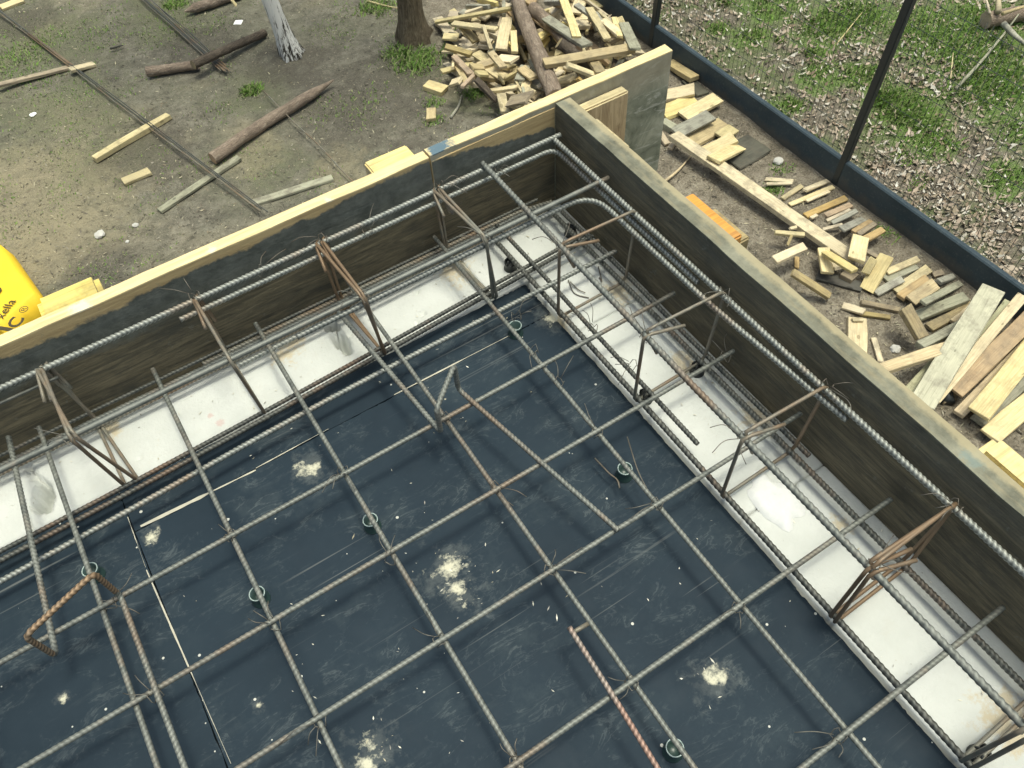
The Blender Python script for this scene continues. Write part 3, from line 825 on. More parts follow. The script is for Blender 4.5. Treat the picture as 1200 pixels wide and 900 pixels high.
# ------------------------------------------------------------------ reinforcement
def wob(p0, p1, amp=.0025, n=9, seed=0):
    p0, p1 = Vector(p0), Vector(p1); out = []
    for i in range(n + 1):
        t = i / n; c = p0.lerp(p1, t)
        w = math.sin(math.pi * t)
        out.append(c + Vector((mnoise.noise((t * 2.3, seed, 0)), mnoise.noise((t * 2.3, seed, 7)), .5 * mnoise.noise((t * 2.3, seed, 3)))) * amp * w * 2)
    return out
_seed = [0]
def bar(parent, pts, r, mat, name='rebar', ribs=True, pitch=.0095, fil=.03, label=None):
    _seed[0] += 1
    if len(pts) == 2: path = wob(pts[0], pts[1], seed=_seed[0] * 3.7)
    else: path = fillet(pts, fil)
    o0 = Vector(parent.location) if parent else Vector((0, 0, 0))
    path = [Vector(p) - o0 for p in path]
    it = dict(path=path, r=r, seg=10 if r > .007 else 8)
    if ribs: it.update(pitch=pitch, rib=r * (.085 if parent is mat_root else .17), slant=.5 if parent is mat_root else .65)
    else: it.update(step=.02)
    o = link(name, tubes_mesh(name, [it]), mat, parent)
    if label: o['label'] = label
    return o
def ties(parent, p, mat, seed, n=2, ln=.05):
    """twisted wire tie with loose tails"""
    r = random.Random(seed); p = Vector(p); o0 = Vector(parent.location)
    its = []
    a_ = r.random() * 6.28
    loop = [p - o0 + Vector((math.cos(a_ + t * 6.283 / 10) * .011, math.sin(a_ + t * 6.283 / 10) * .011, .010 * math.sin(t * 1.9) - .001)) for t in range(11)]
    its.append(dict(path=loop, r=.0009, seg=5))
    for i in range(n):
        b = a_ + (i - .5) * .7 + r.uniform(-.3, .3); L = ln * r.uniform(.5, 1.3); z = r.uniform(-.012, .02)
        q0 = p - o0 + Vector((math.cos(b) * .010, math.sin(b) * .010, .006))
        q2 = q0 + Vector((math.cos(b) * L, math.sin(b) * L, z)); q1 = (q0 + q2) / 2 + Vector((r.uniform(-1, 1) * L * .2, r.uniform(-1, 1) * L * .2, .008))
        its.append(dict(path=fillet([q0, q1, q2], L * .4, 4), r=.0008, seg=5))
    return link('tie_wire', tubes_mesh('tie_wire', its), mat, parent)

ZA, ZB = .084, .069
RB = .0051
mat_root = empty('rebar_mat', (0, 0, .06), 'tied grid of steel bars lying over the dark deck on spacers', 'rebar mat')
AY = [.887, .6855, .488, .2526, .0014, -.25, -.50, -.75, -1.0]
BX = [.572, .329, .095, -.1466, -.401, -.645, -.89, -1.13]
AE = [.931, .930, .934, .936, .936, .936, .936, .936, .936]
BE = [1.372, 1.37, 1.365, 1.372, 1.36, 1.37, 1.37, 1.37]
for i, (y, xe) in enumerate(zip(AY, AE)):
    m_ = M['steel'] if i not in (1, 9) else M['steel']
    bar(mat_root, [(-2.2, y, ZA), (-.6, y, ZA), (xe - .25, y, ZA), (xe, y + .004, ZA + .012)] if False else [(-2.2, y, ZA), (xe, y, ZA + .006)], RB, m_)
for i, (x, ye) in enumerate(zip(BX, BE)):
    bar(mat_root, [(x, -1.35, ZB), (x, ye, ZB + .012)], RB, M['steel'] if i != 2 else M['steel'])
tie_px = [(402, 552), (581, 571), (515, 750), (322, 732), (740, 800), (865, 712), (983, 862), (770, 590), (700, 507), (655, 448), (128, 708), (182, 815), (375, 845), (457, 655), (625, 410), (645, 668), (850, 418), (605, 370)]
for i, (x, y) in enumerate(tie_px):
    p = P(x, y, ZA + .004); ties(mat_root, p, M['wire'], i + 5, 2 if i % 3 else 3, .05)

have = [P(x, y, ZA) for x, y in tie_px]
k_ = 200
for y in AY[:6]:
    for x in BX[:6]:
        p = Vector((x, y, ZA + .004)); k_ += 1
        if min((p - h).length for h in have) > .06: ties(mat_root, p, M['wire'], k_, 1 + k_ % 2, .03)
# beam cages along the slab edge
ZT, ZL = .240, .036
RC = .0058
cl = empty('beam_cage', (-.5, 1.25, 0), 'left beam cage of long ribbed bars and stirrups along the yellow edged board', 'rebar cage', 'ring beam cages')
cr = empty('beam_cage', (.81, .2, 0), 'right beam cage of thick bars and stirrups along the grey green board', 'rebar cage', 'ring beam cages')
bar(cl, [(-2.2, 1.345, ZT), (.930, 1.345, ZT)], RC, M['steel_bright'])
bar(cl, [(-.043, 1.334, ZT - .022), (.905, 1.334, ZT - .022), (.905, .80, ZT - .022)], RC * .9, M['steel_bright'])
bar(cl, [(-2.2, 1.336, ZT - .018), (-.30, 1.332, ZT - .024)], RC * .6, M['steel_dark'], ribs=False)
bar(cl, [(-2.2, 1.148, ZT), (.933, 1.153, ZT)], RC, M['steel'], ribs=False)
bar(cl, [(.143, 1.147, .221), (.885, 1.152, .219), (.885, .75, .219), (.905, .385, .221)], RC * .92, M['steel_bright'], fil=.07)
bar(cl, [(-2.2, 1.347, ZL), (.70, 1.352, ZL), (.86, 1.352, ZL + .004), (.90, 1.30, ZL + .02)], RC * .95, M['steel'], fil=.06)
bar(cl, [(-2.2, 1.328, ZL), (.905, 1.334, ZL)], RC * .9, M['rust_lite'])
bar(cl, [(-.05, 1.362, ZL), (.83, 1.366, ZL), (.895, 1.33, ZL + .02)], RC * .95, M['rust_lite'], fil=.05)
bar(cl, [(.02, 1.312, ZL), (.62, 1.320, ZL)], RC * .85, M['steel_bright'])
bar(cl, [(-2.2, 1.375, ZL + .003), (.88, 1.376, ZL + .003)], RC * .7, M['steel_dark'])
bar(cl, [(-2.2, 1.104, ZL), (-.3, 1.128, ZL), (.1, 1.145, ZL), (.92, 1.186, ZL)], RC * .9, M['steel_dark'], fil=.3)
bar(cl, [(-2.2, 1.128, ZL + .002), (-.3, 1.146, ZL + .002), (.1, 1.160, ZL + .002), (.90, 1.200, ZL + .002)], RC * .8, M['steel_dark'], fil=.3)
bar(cl, [(-2.2, 1.04, .052), (-.497, 1.067, .052), (.108, 1.098, .052), (.925, 1.096, .055)], RC * .95, M['steel_bright'], fil=.3)
bar(cr, [(.907, 1.335, ZT + .002), (.908, .6, ZT), (.912, -2.0, ZT)], RC, M['steel_bright'])
bar(cr, [(.714, 1.352, ZT + .014), (.714, .6, ZT), (.724, -2.0, ZT)], RC * 1.05, M['steel'], pitch=.0115)
bar(cr, [(.711, 1.36, ZL), (.713, -2.0, ZL)], RC * 1.0, M['steel_dark'], pitch=.0115)
bar(cr, [(.735, 1.345, .052), (.738, .565, .045)], RC * .9, M['steel_dark'])
bar(cr, [(.885, 1.35, ZL), (.893, -2.0, ZL)], RC * 1.0, M['steel_dark'])
bar(cr, [(.905, 1.30, ZL + .004), (.908, .42, ZL + .004)], RC * .9, M['steel_dark'])

def stirrup(parent, o_top, i_top, i_bot, o_bot, mat, tail_at, tails):
    pts = [tail_at + Vector(tails[0])] 
    ring = [o_top, i_top, i_bot, o_bot]
    k_ = 0 if (tail_at - o_top).length < (tail_at - i_top).length else 1
    seq = ring[k_:] + ring[:k_]
    path = [pts[0]] + seq + [seq[0] + Vector((.006, .006, .004)), seq[0] + Vector((.006, .006, .004)) + Vector(tails[1])]
    return bar(parent, path, .0038, mat, 'stirrup', ribs=False, fil=.012)
for i, (x, m_) in enumerate([(-.31, 'rust_lite'), (.006, 'rust_lite'), (.300, 'rust'), (.594, 'rust_lite'), (-.61, 'rust'), (-.91, 'rust_lite'), (-1.21, 'rust'), (-1.51, 'rust_lite')]):
    sk = [.0, .0, 0, 0][i] if i < 4 else 0
    stirrup(cl, Vector((x - .004, 1.352, ZT + .011)), Vector((x, 1.138, ZT + .011)), Vector((x + .012, 1.155, ZL - .012)), Vector((x + .004, 1.362, ZL - .008)), M[m_],
            Vector((x - .004, 1.352, ZT + .011)), [(-.008, -.088, -.018), (.012, -.018, -.09)])
for (x, dx, m_) in [(.283, .012, 'rust'), (-.322, .02, 'rust_lite'), (.578, .014, 'rust_lite')]:
    stirrup(cl, Vector((x - .002, 1.350, ZT + .010)), Vector((x + dx, 1.140, ZT + .010)), Vector((x + dx * 2.6, 1.150, ZL - .011)), Vector((x + dx, 1.360, ZL - .007)), M[m_],
            Vector((x - .002, 1.350, ZT + .010)), [(-.012, -.075, -.025), (.008, -.014, -.07)])
for (y, dy, m_) in [(0.150, .010, 'rust'), (-.142, .01, 'rust_lite')]:
    stirrup(cr, Vector((.914, y + dy, ZT + .012)), Vector((.706, y, ZT + .012)), Vector((.704, y - dy * .4, ZL - .011)), Vector((.902, y, ZL - .011)), M[m_],
            Vector((.706, y, ZT + .012)), [(.085, -.022, -.02), (.024, -.010, -.06)])
for i, (y, m_) in enumerate([(1.022, 'rust_lite'), (.732, 'rust_lite'), (.450, 'rust_lite'), (.158, 'rust'), (-.130, 'rust_lite'), (-.42, 'rust'), (-.71, 'rust_lite'), (-1.0, 'rust'), (-1.3, 'rust_lite')]):
    stirrup(cr, Vector((.914, y, ZT + .012)), Vector((.706, y, ZT + .012)), Vector((.703, y, ZL - .012)), Vector((.902, y + .004, ZL - .012)), M[m_],
            Vector((.706, y, ZT + .012)), [(.095, -.012, -.022), (.028, -.014, -.075)])
for i, (x, y, z) in enumerate([(.006, 1.347, .25), (.30, 1.347, .25), (.594, 1.347, .25), (-.31, 1.14, .25), (.30, 1.14, .25), (.594, 1.14, .25), (.40, 1.334, .225), (.15, 1.345, .24), (.75, 1.34, .23)]):
    ties(cl, (x, y, z), M['wire'], 60 + i, 2, .05)
for i, (x, y, z) in enumerate([(.71, 1.022, .25), (.71, .732, .25), (.71, .450, .25), (.72, .158, .25), (.908, .732, .25), (.908, .45, .25), (.908, .158, .25), (.735, .93, .06), (.75, .80, .05)]):
    ties(cr, (x, y, z), M['wire'], 90 + i, 3, .055)

# trestle chairs and loose bars on the mat
def chair(pts, mat, label):
    o0 = Vector(pts[1]); root = empty('rebar_chair', (o0.x, o0.y, ZA + .01), label, 'rebar chair', 'bent bar chairs on the mat')
    return root, bar(root, pts, RB, mat, 'bent_bar', ribs=True, fil=.016)
z0 = ZA + .0145
def chair_px(f1, c1, c2, f2, h, mat, label):
    a_ = P(*f1, z0); b_ = P(*c1, z0); c_ = P(*c2, z0); d_ = P(*f2, z0)
    return chair([a_, b_, b_ + Vector((0, 0, h)), c_ + Vector((0, 0, h)), c_, d_], mat, label)
r1, b1 = chair_px((226, 925), (141, 698), (66, 769), (10, 512), .105, M['rust_lite'], 'bent bar chair with a rusty raised crossbar on the left of the mat')
b1.data.materials.clear(); b1.data.materials.append(M['steel']); b1.data.materials.append(M['rust'])
r2, b2 = chair_px((725, 622), (537, 456), (517, 507), (397, 366), .085, M['steel'], 'grey bent bar chair standing mid mat with crossbar tilted up')
zc = np.empty(len(b1.data.vertices) * 3, np.float32); b1.data.vertices.foreach_get('co', zc); zc = zc.reshape(-1, 3)
mi = np.zeros(len(b1.data.polygons), np.int32)
for p_ in b1.data.polygons:
    if zc[p_.vertices[0]][2] > .022: mi[p_.index] = 1
b1.data.polygons.foreach_set('material_index', mi)
lb = empty('loose_rebar', P(720, 820, z0), 'short rusty ribbed bar lying loose across the mat at the lower middle', 'rebar')
bar(lb, [P(792, 935, z0), P(720, 818, z0 + .001), P(667, 735, z0 + .012)], RB * .92, M['rebar_pink'], 'straight_bar', pitch=.0095, fil=.05)
link('bar_stub', tubes_mesh('bar_stub', [dict(path=[Vector(p) - Vector(lb.location) for p in (P(670, 742, z0 - .004), P(689, 731, z0 - .012))], r=.0042, seg=8)]), M['rust_lite'], lb)

# plastic spacers under the bars
def spacer_mesh(r, h):
    bm = bmesh.new(); n = 18
    prof = [(r * 1.12, 0), (r * 1.12, h * .14), (r * .96, h * .25), (r * .94, h * .8), (r, h), (r * .80, h), (r * .78, h * .3), (0.0001, h * .3)]
    rings = [[bm.verts.new((math.cos(2 * math.pi * i / n) * a_, math.sin(2 * math.pi * i / n) * a_, z)) for i in range(n)] for a_, z in prof]
    for a_, b_ in zip(rings, rings[1:]):
        for i in range(n): bm.faces.new((a_[i], a_[(i + 1) % n], b_[(i + 1) % n], b_[i])).smooth = True
    me = bpy.data.meshes.new('spacer_body'); bm.to_mesh(me); bm.free(); return me
def rim_mesh(r, h):
    path = [(math.cos(2 * math.pi * i / 20) * r * .9, math.sin(2 * math.pi * i / 20) * r * .9, h) for i in range(21)]
    return tubes_mesh('spacer_rim', [dict(path=path, r=.0012, seg=6)])
sm, rm = spacer_mesh(.0160, .030), rim_mesh(.0160, .0305)
def pin_mesh(r, h):
    its = []
    for i in range(4):
        a_ = i * math.pi / 2 + .4
        its.append(dict(path=[(math.cos(a_) * r * .9, math.sin(a_) * r * .9, h * .98), (math.cos(a_) * r * .55, math.sin(a_) * r * .55, h * 1.4)], r=.003, seg=5, r_end=.0018))
    return tubes_mesh('spacer_prong', its)
pm = pin_mesh(.0160, .032)
SP = [(435, 612, 'green spacer ring under the bars right of the pale splash patch', 0), (303, 698, 'green spacer ring under the second bar from the left, below the splinter', 0), (732, 552, 'green spacer ring below the bar with the loose wire beside it', 0),
      (790, 878, 'green spacer ring near the loose rusty bar at the bottom', 0), (604, 385, 'green spacer ring near the corner of the deck', 0), (108, 670, 'green spacer ring by the rusty chair', 0),
      (598, 308, 'black spacer on the white wall strip near the corner', 1), (669, 268, 'black spacer in the far corner of the white strip', 1), (757, 462, 'black spacer at the deck edge by the stirrup foot', 1), (818, 430, 'black spacer on the white strip beside the right board', 1), (1150, 882, 'black spacer at the lower right corner of the view', 1)]
for x, y, lab, blk in SP:
    p = P(x, y, .02); root = empty('rebar_spacer', (p.x, p.y, .0005), lab, 'rebar spacer', 'plastic spacers under the bars')
    b_ = link('spacer_body', sm, [], root)
    if not sm.materials: sm.materials.append(M['plastic'])
    if blk:
        b_.data = bpy.data.meshes.get('spacer_black') or sm.copy(); b_.data.name = 'spacer_black'
        b_.data.materials[0] = M['blackplastic']; root.scale = (.95, .95, .75)
        q_ = link('spacer_prong', pm, [], root)
        if not pm.materials: pm.materials.append(M['blackplastic'])
    else:
        q_ = link('spacer_rim', rm, [], root)
        if not rm.materials: rm.materials.append(M['rim'])
cr_pts = []
rc = np.random.RandomState(9)
for (x, y, rad, n) in [(524, 668, 60, 60), (540, 692, 40, 40), (362, 547, 45, 30), (832, 796, 40, 30), (438, 880, 50, 50), (487, 812, 20, 8), (640, 372, 40, 30), (560, 430, 90, 40), (700, 700, 120, 30), (300, 800, 150, 40), (600, 780, 250, 60), (850, 640, 150, 40), (400, 640, 200, 50)]:
    for _ in range(n // 4):
        p = P(x + rc.normal() * rad * .5, y + rc.normal() * rad * .4, 0)
        if p.x < XS - .02 and p.y < YS - .03: cr_pts.append((p.x, p.y, .0322))
for _ in range(260):
    p = (rc.uniform(-.6, .93), rc.uniform(1.19, 1.38), .002) if rc.rand() < .5 else (rc.uniform(.725, .935), rc.uniform(-.3, 1.38), .002)
    cr_pts.append(p)
M['crumb'] = m_islands('concrete crumbs', [(.60, .58, .48), (.50, .49, .42), (.42, .38, .27), (.66, .64, .56), (.30, .29, .26)], .9)
scatter_quads('concrete_crumbs', cr_pts, (.0010, .0033), M['crumb'], 'dry concrete crumbs and wood splinters strewn over the dark deck', 'crumbs', flat=.4, aspect=(1, 2.4), curl=.6)
# loose bent wire and mortar spill
def wire_thing(pxs, z, label, r=.0013):
    pts = [P(x, y, z) for x, y in pxs]; o0 = pts[0].copy()
    o = link('loose_wire', tubes_mesh('loose_wire', [dict(path=fillet([p - o0 for p in pts], .03, 4), r=r, seg=5)]), M['wire']); o.location = o0
    return tag(o, label, 'wire', 'loose bits of tie wire')
wire_thing([(697, 537), (715, 556), (724, 562), (726, 572)], .034, 'loose curved wire on the deck left of a green spacer', .0018)
wire_thing([(666, 328), (672, 345), (690, 349)], .003, 'bent tie wire dropped on the white strip near the corner')
wire_thing([(701, 312), (706, 332), (702, 325)], .003, 'curled tie wire on the white strip below the stirrup hook')
wire_thing([(668, 330), (678, 340), (686, 343)], .005, 'short dark wire lying across the bent one on the white strip')
wire_thing([(735, 512), (748, 555), (765, 585)], .05, 'thin wire hanging along the bar beside a green spacer')
bm = bmesh.new(); c0 = P(908, 588, .002)
ringv = []
for i in range(30):
    a_ = i / 30 * 6.283; rr = .048 * (1 + .55 * mnoise.noise((math.cos(a_) * 1.5, math.sin(a_) * 1.5, 4)))
    ringv.append((math.cos(a_) * rr * .9, math.sin(a_) * rr * 1.5))
def rr_ring(s, z): return [bm.verts.new((x * s, y * s, z)) for x, y in ringv]
R_ = [rr_ring(1, 0), rr_ring(.85, .006), rr_ring(.55, .010), rr_ring(.25, .007)]
for a_, b_ in zip(R_, R_[1:]):
    for i in range(30): bm.faces.new((a_[i], a_[(i + 1) % 30], b_[(i + 1) % 30], b_[i])).smooth = True
bm.faces.new(R_[-1])
me = bpy.data.meshes.new('mortar_spill'); bm.to_mesh(me); bm.free()
o = link('mortar_spill', me, M['mortar']); o.location = (c0.x, c0.y, .0005)
tag(o, 'white mortar blob dried on the white strip under the thick bar', 'mortar spill')

# ------------------------------------------------------------------ fence
FX = 5.03; FXo = 5.085
fence = empty('garden_fence', (FX, 3.2, G), 'dark anthracite mesh fence on bluish plinth boards beside the scrap wood', 'fence')
fo = Vector((FX, 3.2, G))
posts_y = [8.20, 5.699, 3.197, .695, -1.807]
for y0, y1 in zip(posts_y[1:], posts_y):
    me = box_mesh('plinth_board', FX - FX, FXo - FX, y0 - 3.2 + .005, y1 - 3.2 - .005, -.15, .25, .010)
    link('plinth_board', me, M['plinth'], fence)
    its = []
    for i in range(int((y1 - y0 - .08) / .05) + 1):
        y = y0 + .05 + i * .05 - 3.2
        its.append(dict(path=[(.032, y, .27), (.032, y + .012, 1.75)], r=.0021, seg=4))
    for zz in (.29, .49, .69, .89, 1.09, 1.29, 1.49, 1.69):
        its.append(dict(path=[(.038, y0 - 3.2 + .03, zz), (.038, y1 - 3.2 - .03, zz)], r=.0026, seg=4))
    w_ = link('mesh_wires', tubes_mesh('mesh_wires', its), M['fencewire'], fence); w_['kind'] = 'stuff'
for y in posts_y:
    bm = bmesh.new()
    bmesh.ops.create_cube(bm, size=1, matrix=Matrix.Translation((0, 0, .9)) @ Matrix.Diagonal((.055, .062, 2.1, 1)))
    bmesh.ops.bevel(bm, geom=bm.edges[:], offset=.005, segments=2, affect='EDGES')
    me = bpy.data.meshes.new('fence_post'); bm.to_mesh(me); bm.free()
    p_ = link('fence_post', me, M['fence'], fence); p_.location = (.022, y - 3.2, 0); p_.rotation_euler = (math.radians(2.2), math.radians(.5), 0)
    cp = link('post_cap', box_mesh('post_cap', -.031, .031, -.035, .035, 1.951, 1.965, .003), M['fence'], p_)

# ------------------------------------------------------------------ trees
def trunk_mesh(base, pts, rads, seg=16, flare=1.6, roots=5):
    Vv, F = [], []
    for k_, (p, r) in enumerate(zip(pts, rads)):
        for i in range(seg):
            a_ = i / seg * 6.283
            rr = r * (1 + .10 * mnoise.noise((math.cos(a_) * 2, math.sin(a_) * 2, k_ * .7)))
            if p[2] < .35: rr *= 1 + (flare - 1) * (1 - max(p[2], 0) / .35) ** 2 * (1 + .5 * math.cos(a_ * roots)) * .8
            Vv.append((p[0] + math.cos(a_) * rr, p[1] + math.sin(a_) * rr, p[2]))
    for k_ in range(len(pts) - 1):
        for i in range(seg):
            j = (i + 1) % seg; F.append((k_ * seg + i, k_ * seg + j, k_ * seg + seg + j, k_ * seg + seg + i))
    return mesh_np('trunk', Vv, F, True)
def tree(name, base, lean, r0, h, mat, label, seed, leaf_cols):
    r = random.Random(seed); root = empty(name, base, label, 'tree')
    zs = [-.15, 0, .08, .18, .3, .5, .9, 1.5, 2.3, 3.2, 4.2, 5.4, 6.6, h]
    pts = [(lean[0] * z + .03 * math.sin(z * .9 + seed), lean[1] * z + .03 * math.cos(z * 1.1), z) for z in zs]
    rads = [r0 * (1 - .75 * max(z, 0) / h) for z in zs]
    link('trunk', trunk_mesh(base, pts, rads), mat, root)
    Q = []
    for i in range(11):
        z = 3.6 + i * (h - 4) / 11; t = z / h; a_ = i * 2.4 + seed; L = (1.6 - t * .9) * r.uniform(.8, 1.2)
        b0 = Vector((lean[0] * z, lean[1] * z, z)); b1 = b0 + Vector((math.cos(a_) * L * .6, math.sin(a_) * L * .6, L * .30)); b2 = b0 + Vector((math.cos(a_) * L, math.sin(a_) * L, L * .75))
        its = [dict(path=fillet([b0, b1, b2], .4, 4), r=r0 * .28 * (1 - t * .6), r_end=.008, seg=6)]
        for j in range(5):
            s_ = b0.lerp(b2, .35 + j * .13); d_ = Vector((r.uniform(-1, 1), r.uniform(-1, 1), r.uniform(.1, .9))) * .45
            its.append(dict(path=[s_, s_ + d_ * .5 + Vector((0, 0, .03)), s_ + d_], r=.009, r_end=.003, seg=5))
            for _ in range(46):
                c = s_ + d_ * r.uniform(.2, 1.25) + Vector((r.gauss(0, .11), r.gauss(0, .11), r.gauss(0, .09)))
                u = Vector((r.gauss(0, 1), r.gauss(0, 1), r.gauss(0, 1))).normalized() * .03; w = u.orthogonal().normalized() * .017
                Q.append([c - u, c - w, c + u, c + w])
        link('limb', tubes_mesh('limb', its), mat, root)
    Q = np.array([[tuple(v) for v in q] for q in Q]); n = len(Q); i = np.arange(n)[:, None] * 4
    cr_ = link('crown', mesh_np('crown', Q.reshape(-1, 3), np.concatenate([i + [0, 1, 2], i + [0, 2, 3]], 0)), M['grass'], root)
    cr_['kind'] = 'stuff'
    return root
b_ = P(343, 66, G); b_.z = gz(b_.x, b_.y)
tree('birch_tree', b_, (-.05, .13), .085, 7.5, M['birch'], 'birch with white bark and dark streaks at its foot', 3, None)
b_ = P(490, 44, G); b_.z = gz(b_.x, b_.y)
tree('pine_tree', b_, (0, .01), .13, 8.5, M['pinebark'], 'brown barked trunk rising from a grassy foot left of the scrap heap', 5, None)

# ------------------------------------------------------------------ wood on the ground
CELL = .03
hx0, hy0 = -2.0, -1.5
HM = np.full((480, 440), -9.0)
def hm_pts(a_, b_, w):
    L = (b_ - a_).length; n = max(2, int(L / CELL) + 1)
    d_ = (b_ - a_) / max(L, 1e-6); nv = Vector((-d_.y, d_.x, 0)); m_ = max(1, int(w / CELL))
    out = []
    for i in range(n + 1):
        for j in range(-m_, m_ + 1):
            p = a_.lerp(b_, i / n) + nv * (w * .5 * j / m_)
            ix, iy = int((p.x - hx0) / CELL), int((p.y - hy0) / CELL)
            if 0 <= ix < 440 and 0 <= iy < 480: out.append((i / n, iy, ix, p.x, p.y))
    return out
def support(a_, b_, w):
    """resting heights of the two ends of a straight piece over what already lies there"""
    pts = hm_pts(a_, b_, w)
    hs = [(t, max(HM[iy, ix], gz(x, y))) for t, iy, ix, x, y in pts]
    lo = max([h for t, h in hs if t <= .5] or [G]); hi = max([h for t, h in hs if t >= .5] or [G])
    ta = [t for t, h in hs if t <= .5 and h == lo]; tb = [t for t, h in hs if t >= .5 and h == hi]
    ta = ta[0] if ta else 0; tb = tb[0] if tb else 1
    if tb - ta < .15: ta, tb = 0, 1
    sl_ = (hi - lo) / (tb - ta)
    sl_ = max(-.45 * (b_ - a_).length, min(.45 * (b_ - a_).length, sl_))
    za = lo - sl_ * ta; zb = lo + sl_ * (1 - ta)
    ga, gb = gz(a_.x, a_.y), gz(b_.x, b_.y)
    lift = max([h - (za + (zb - za) * t) for t, h in hs] + [0])
    lift = min(lift, .03)
    return max(za + lift, ga), max(zb + lift, gb)
def stamp(a_, b_, w, za, zb, th):
    for t, iy, ix, x, y in hm_pts(a_, b_, w):
        HM[iy, ix] = max(HM[iy, ix], za + (zb - za) * t + th)

def plank_mesh(L, w, th, seed, cut=0.0, taper=0.0):
    r = random.Random(seed); n = 3 if L > .5 else 2
    bm = bmesh.new(); rows = []
    for i in range(n + 1):
        t = i / n; x = (t - .5) * L
        bw = w * (1 - taper * t) * .5; bend = .006 * mnoise.noise((t * 2, seed * 1.7, 0)) * L
        row = []
        for (u, v) in ((-1, 0), (1, 0), (1, 1), (-1, 1)):
            sk = cut * u * w * .5 if i in (0, n) else 0
            row.append(bm.verts.new((x + sk * (1 if i == n else r.uniform(-.6, .6)) + r.uniform(-.007, .007), u * bw + bend + r.uniform(-.045, .045) * w, v * th + r.uniform(-.07, .07) * th)))
        rows.append(row)
    for a_, b_ in zip(rows, rows[1:]):
        for j in range(4): bm.faces.new((a_[j], a_[(j + 1) % 4], b_[(j + 1) % 4], b_[j]))
    bm.faces.new(rows[0]); bm.faces.new(rows[-1][::-1])
    bmesh.ops.recalc_face_normals(bm, faces=bm.faces[:])
    ed = [e for e in bm.edges if e.calc_face_angle(0) > .6]
    bmesh.ops.bevel(bm, geom=ed, offset=min(.0035, th * .2), segments=1, affect='EDGES')
    me = bpy.data.meshes.new('plank'); bm.to_mesh(me); bm.free()
    return me
def frame(a_, b_, roll=0):
    X = (b_ - a_).normalized(); Y = Vector((0, 0, 1)).cross(X)
    Y = Y.normalized() if Y.length > 1e-4 else Vector((0, 1, 0)); Z = X.cross(Y)
    Rm = Matrix((X, Y, Z)).transposed().to_4x4()
    return Rm @ Matrix.Rotation(roll, 4, 'X')
cnt = [0]
def plank(x0, y0, x1, y1, wpx, mat, label, name='wood_offcut', cat='offcut', th=.024, group='cut wood left on the ground', lift=(0, 0), z=None, roll=0, cut=0.0, taper=0.0, use_hm=True):
    cnt[0] += 1
    zt = G + .03; 
    for _ in range(3):
        a_, b_ = P(x0, y0, zt if z is None else z[0]), P(x1, y1, zt if z is None else z[1])
        w = wpx * ((a_ - cam.location).length) / FPX
        if z is None:
            za, zb = support(a_, b_, w * .8) if use_hm else (gz(a_.x, a_.y), gz(b_.x, b_.y))
            za += lift[0]; zb += lift[1]
            zt = (za + zb) / 2 + th
            a_, b_ = P(x0, y0, za + th), P(x1, y1, zb + th)
        else: za, zb = z[0] - th, z[1] - th
    stamp(a_, b_, w * .8, za, zb, th)
    a_.z, b_.z = za, zb
    L = (b_ - a_).length
    o = link(name, plank_mesh(L, w, th, cnt[0], cut, taper), M[mat])
    o.matrix_world = Matrix.Translation((a_ + b_) / 2) @ frame(a_, b_, roll)
    return tag(o, label, cat, group)
def log(x0, y0, x1, y1, wpx, mat, label, point=False, z=None, use_hm=True, bend=.02, w2=None):
    cnt[0] += 1
    zt = G + .1
    for _ in range(3):
        a_, b_ = P(x0, y0, zt), P(x1, y1, zt); w = wpx * (a_ - cam.location).length / FPX
        za, zb = support(a_, b_, w * .6)
        if z: za, zb = z
        a_, b_ = P(x0, y0, za + w * .5), P(x1, y1, zb + w * .5); zt = (za + zb) / 2 + w * .5
    stamp(a_, b_, w * .5, za, zb, w)
    root = empty('log', ((a_ + b_) / 2), label, 'log', 'logs lying on the site')
    Rm = frame(a_, b_).to_3x3(); root.rotation_euler = Rm.to_euler(); L = (b_ - a_).length
    n = 30; Vv, F = [], []; seg = 14
    for k_ in range(n + 1):
        t = k_ / n; r = w * .5 * (1 - .12 * t)
        if w2: r = w * .5 + (w2 * (a_ - cam.location).length / FPX * .5 - w * .5) * t
        if point: r *= min(1, (1 - t) * 4.5 + .12)
        for i in range(seg):
            q = i / seg * 6.283; rr = r * (1 + .10 * mnoise.noise((t * 17, math.cos(q) * 2 + 5, math.sin(q) * 2 + cnt[0])) + .12 * mnoise.noise((t * 7, math.cos(q) * 1.3 + cnt[0], math.sin(q) * 1.3)))
            Vv.append(((t - .5) * L, math.cos(q) * rr + bend * L * mnoise.noise((t * 1.6, cnt[0], 0)), math.sin(q) * rr))
    for k_ in range(n):
        for i in range(seg):
            j = (i + 1) % seg; F.append((k_ * seg + i, k_ * seg + j, k_ * seg + seg + j, k_ * seg + seg + i))
    bo = link('bark', mesh_np('bark', Vv, F, True), M[mat], root)
    for k_, s_ in ((0, -1), (n, 1)):
        bm = bmesh.new()
        vs = [bm.verts.new((v[0] + s_ * .0005, v[1], v[2])) for v in Vv[k_ * seg:(k_ + 1) * seg]]
        bm.faces.new(vs if s_ > 0 else vs[::-1])
        me = bpy.data.meshes.new('cut_end'); bm.to_mesh(me); bm.free()
        link('cut_end', me, M['log_end'] if mat != 'greybark' else M['brown'], root)
    return root

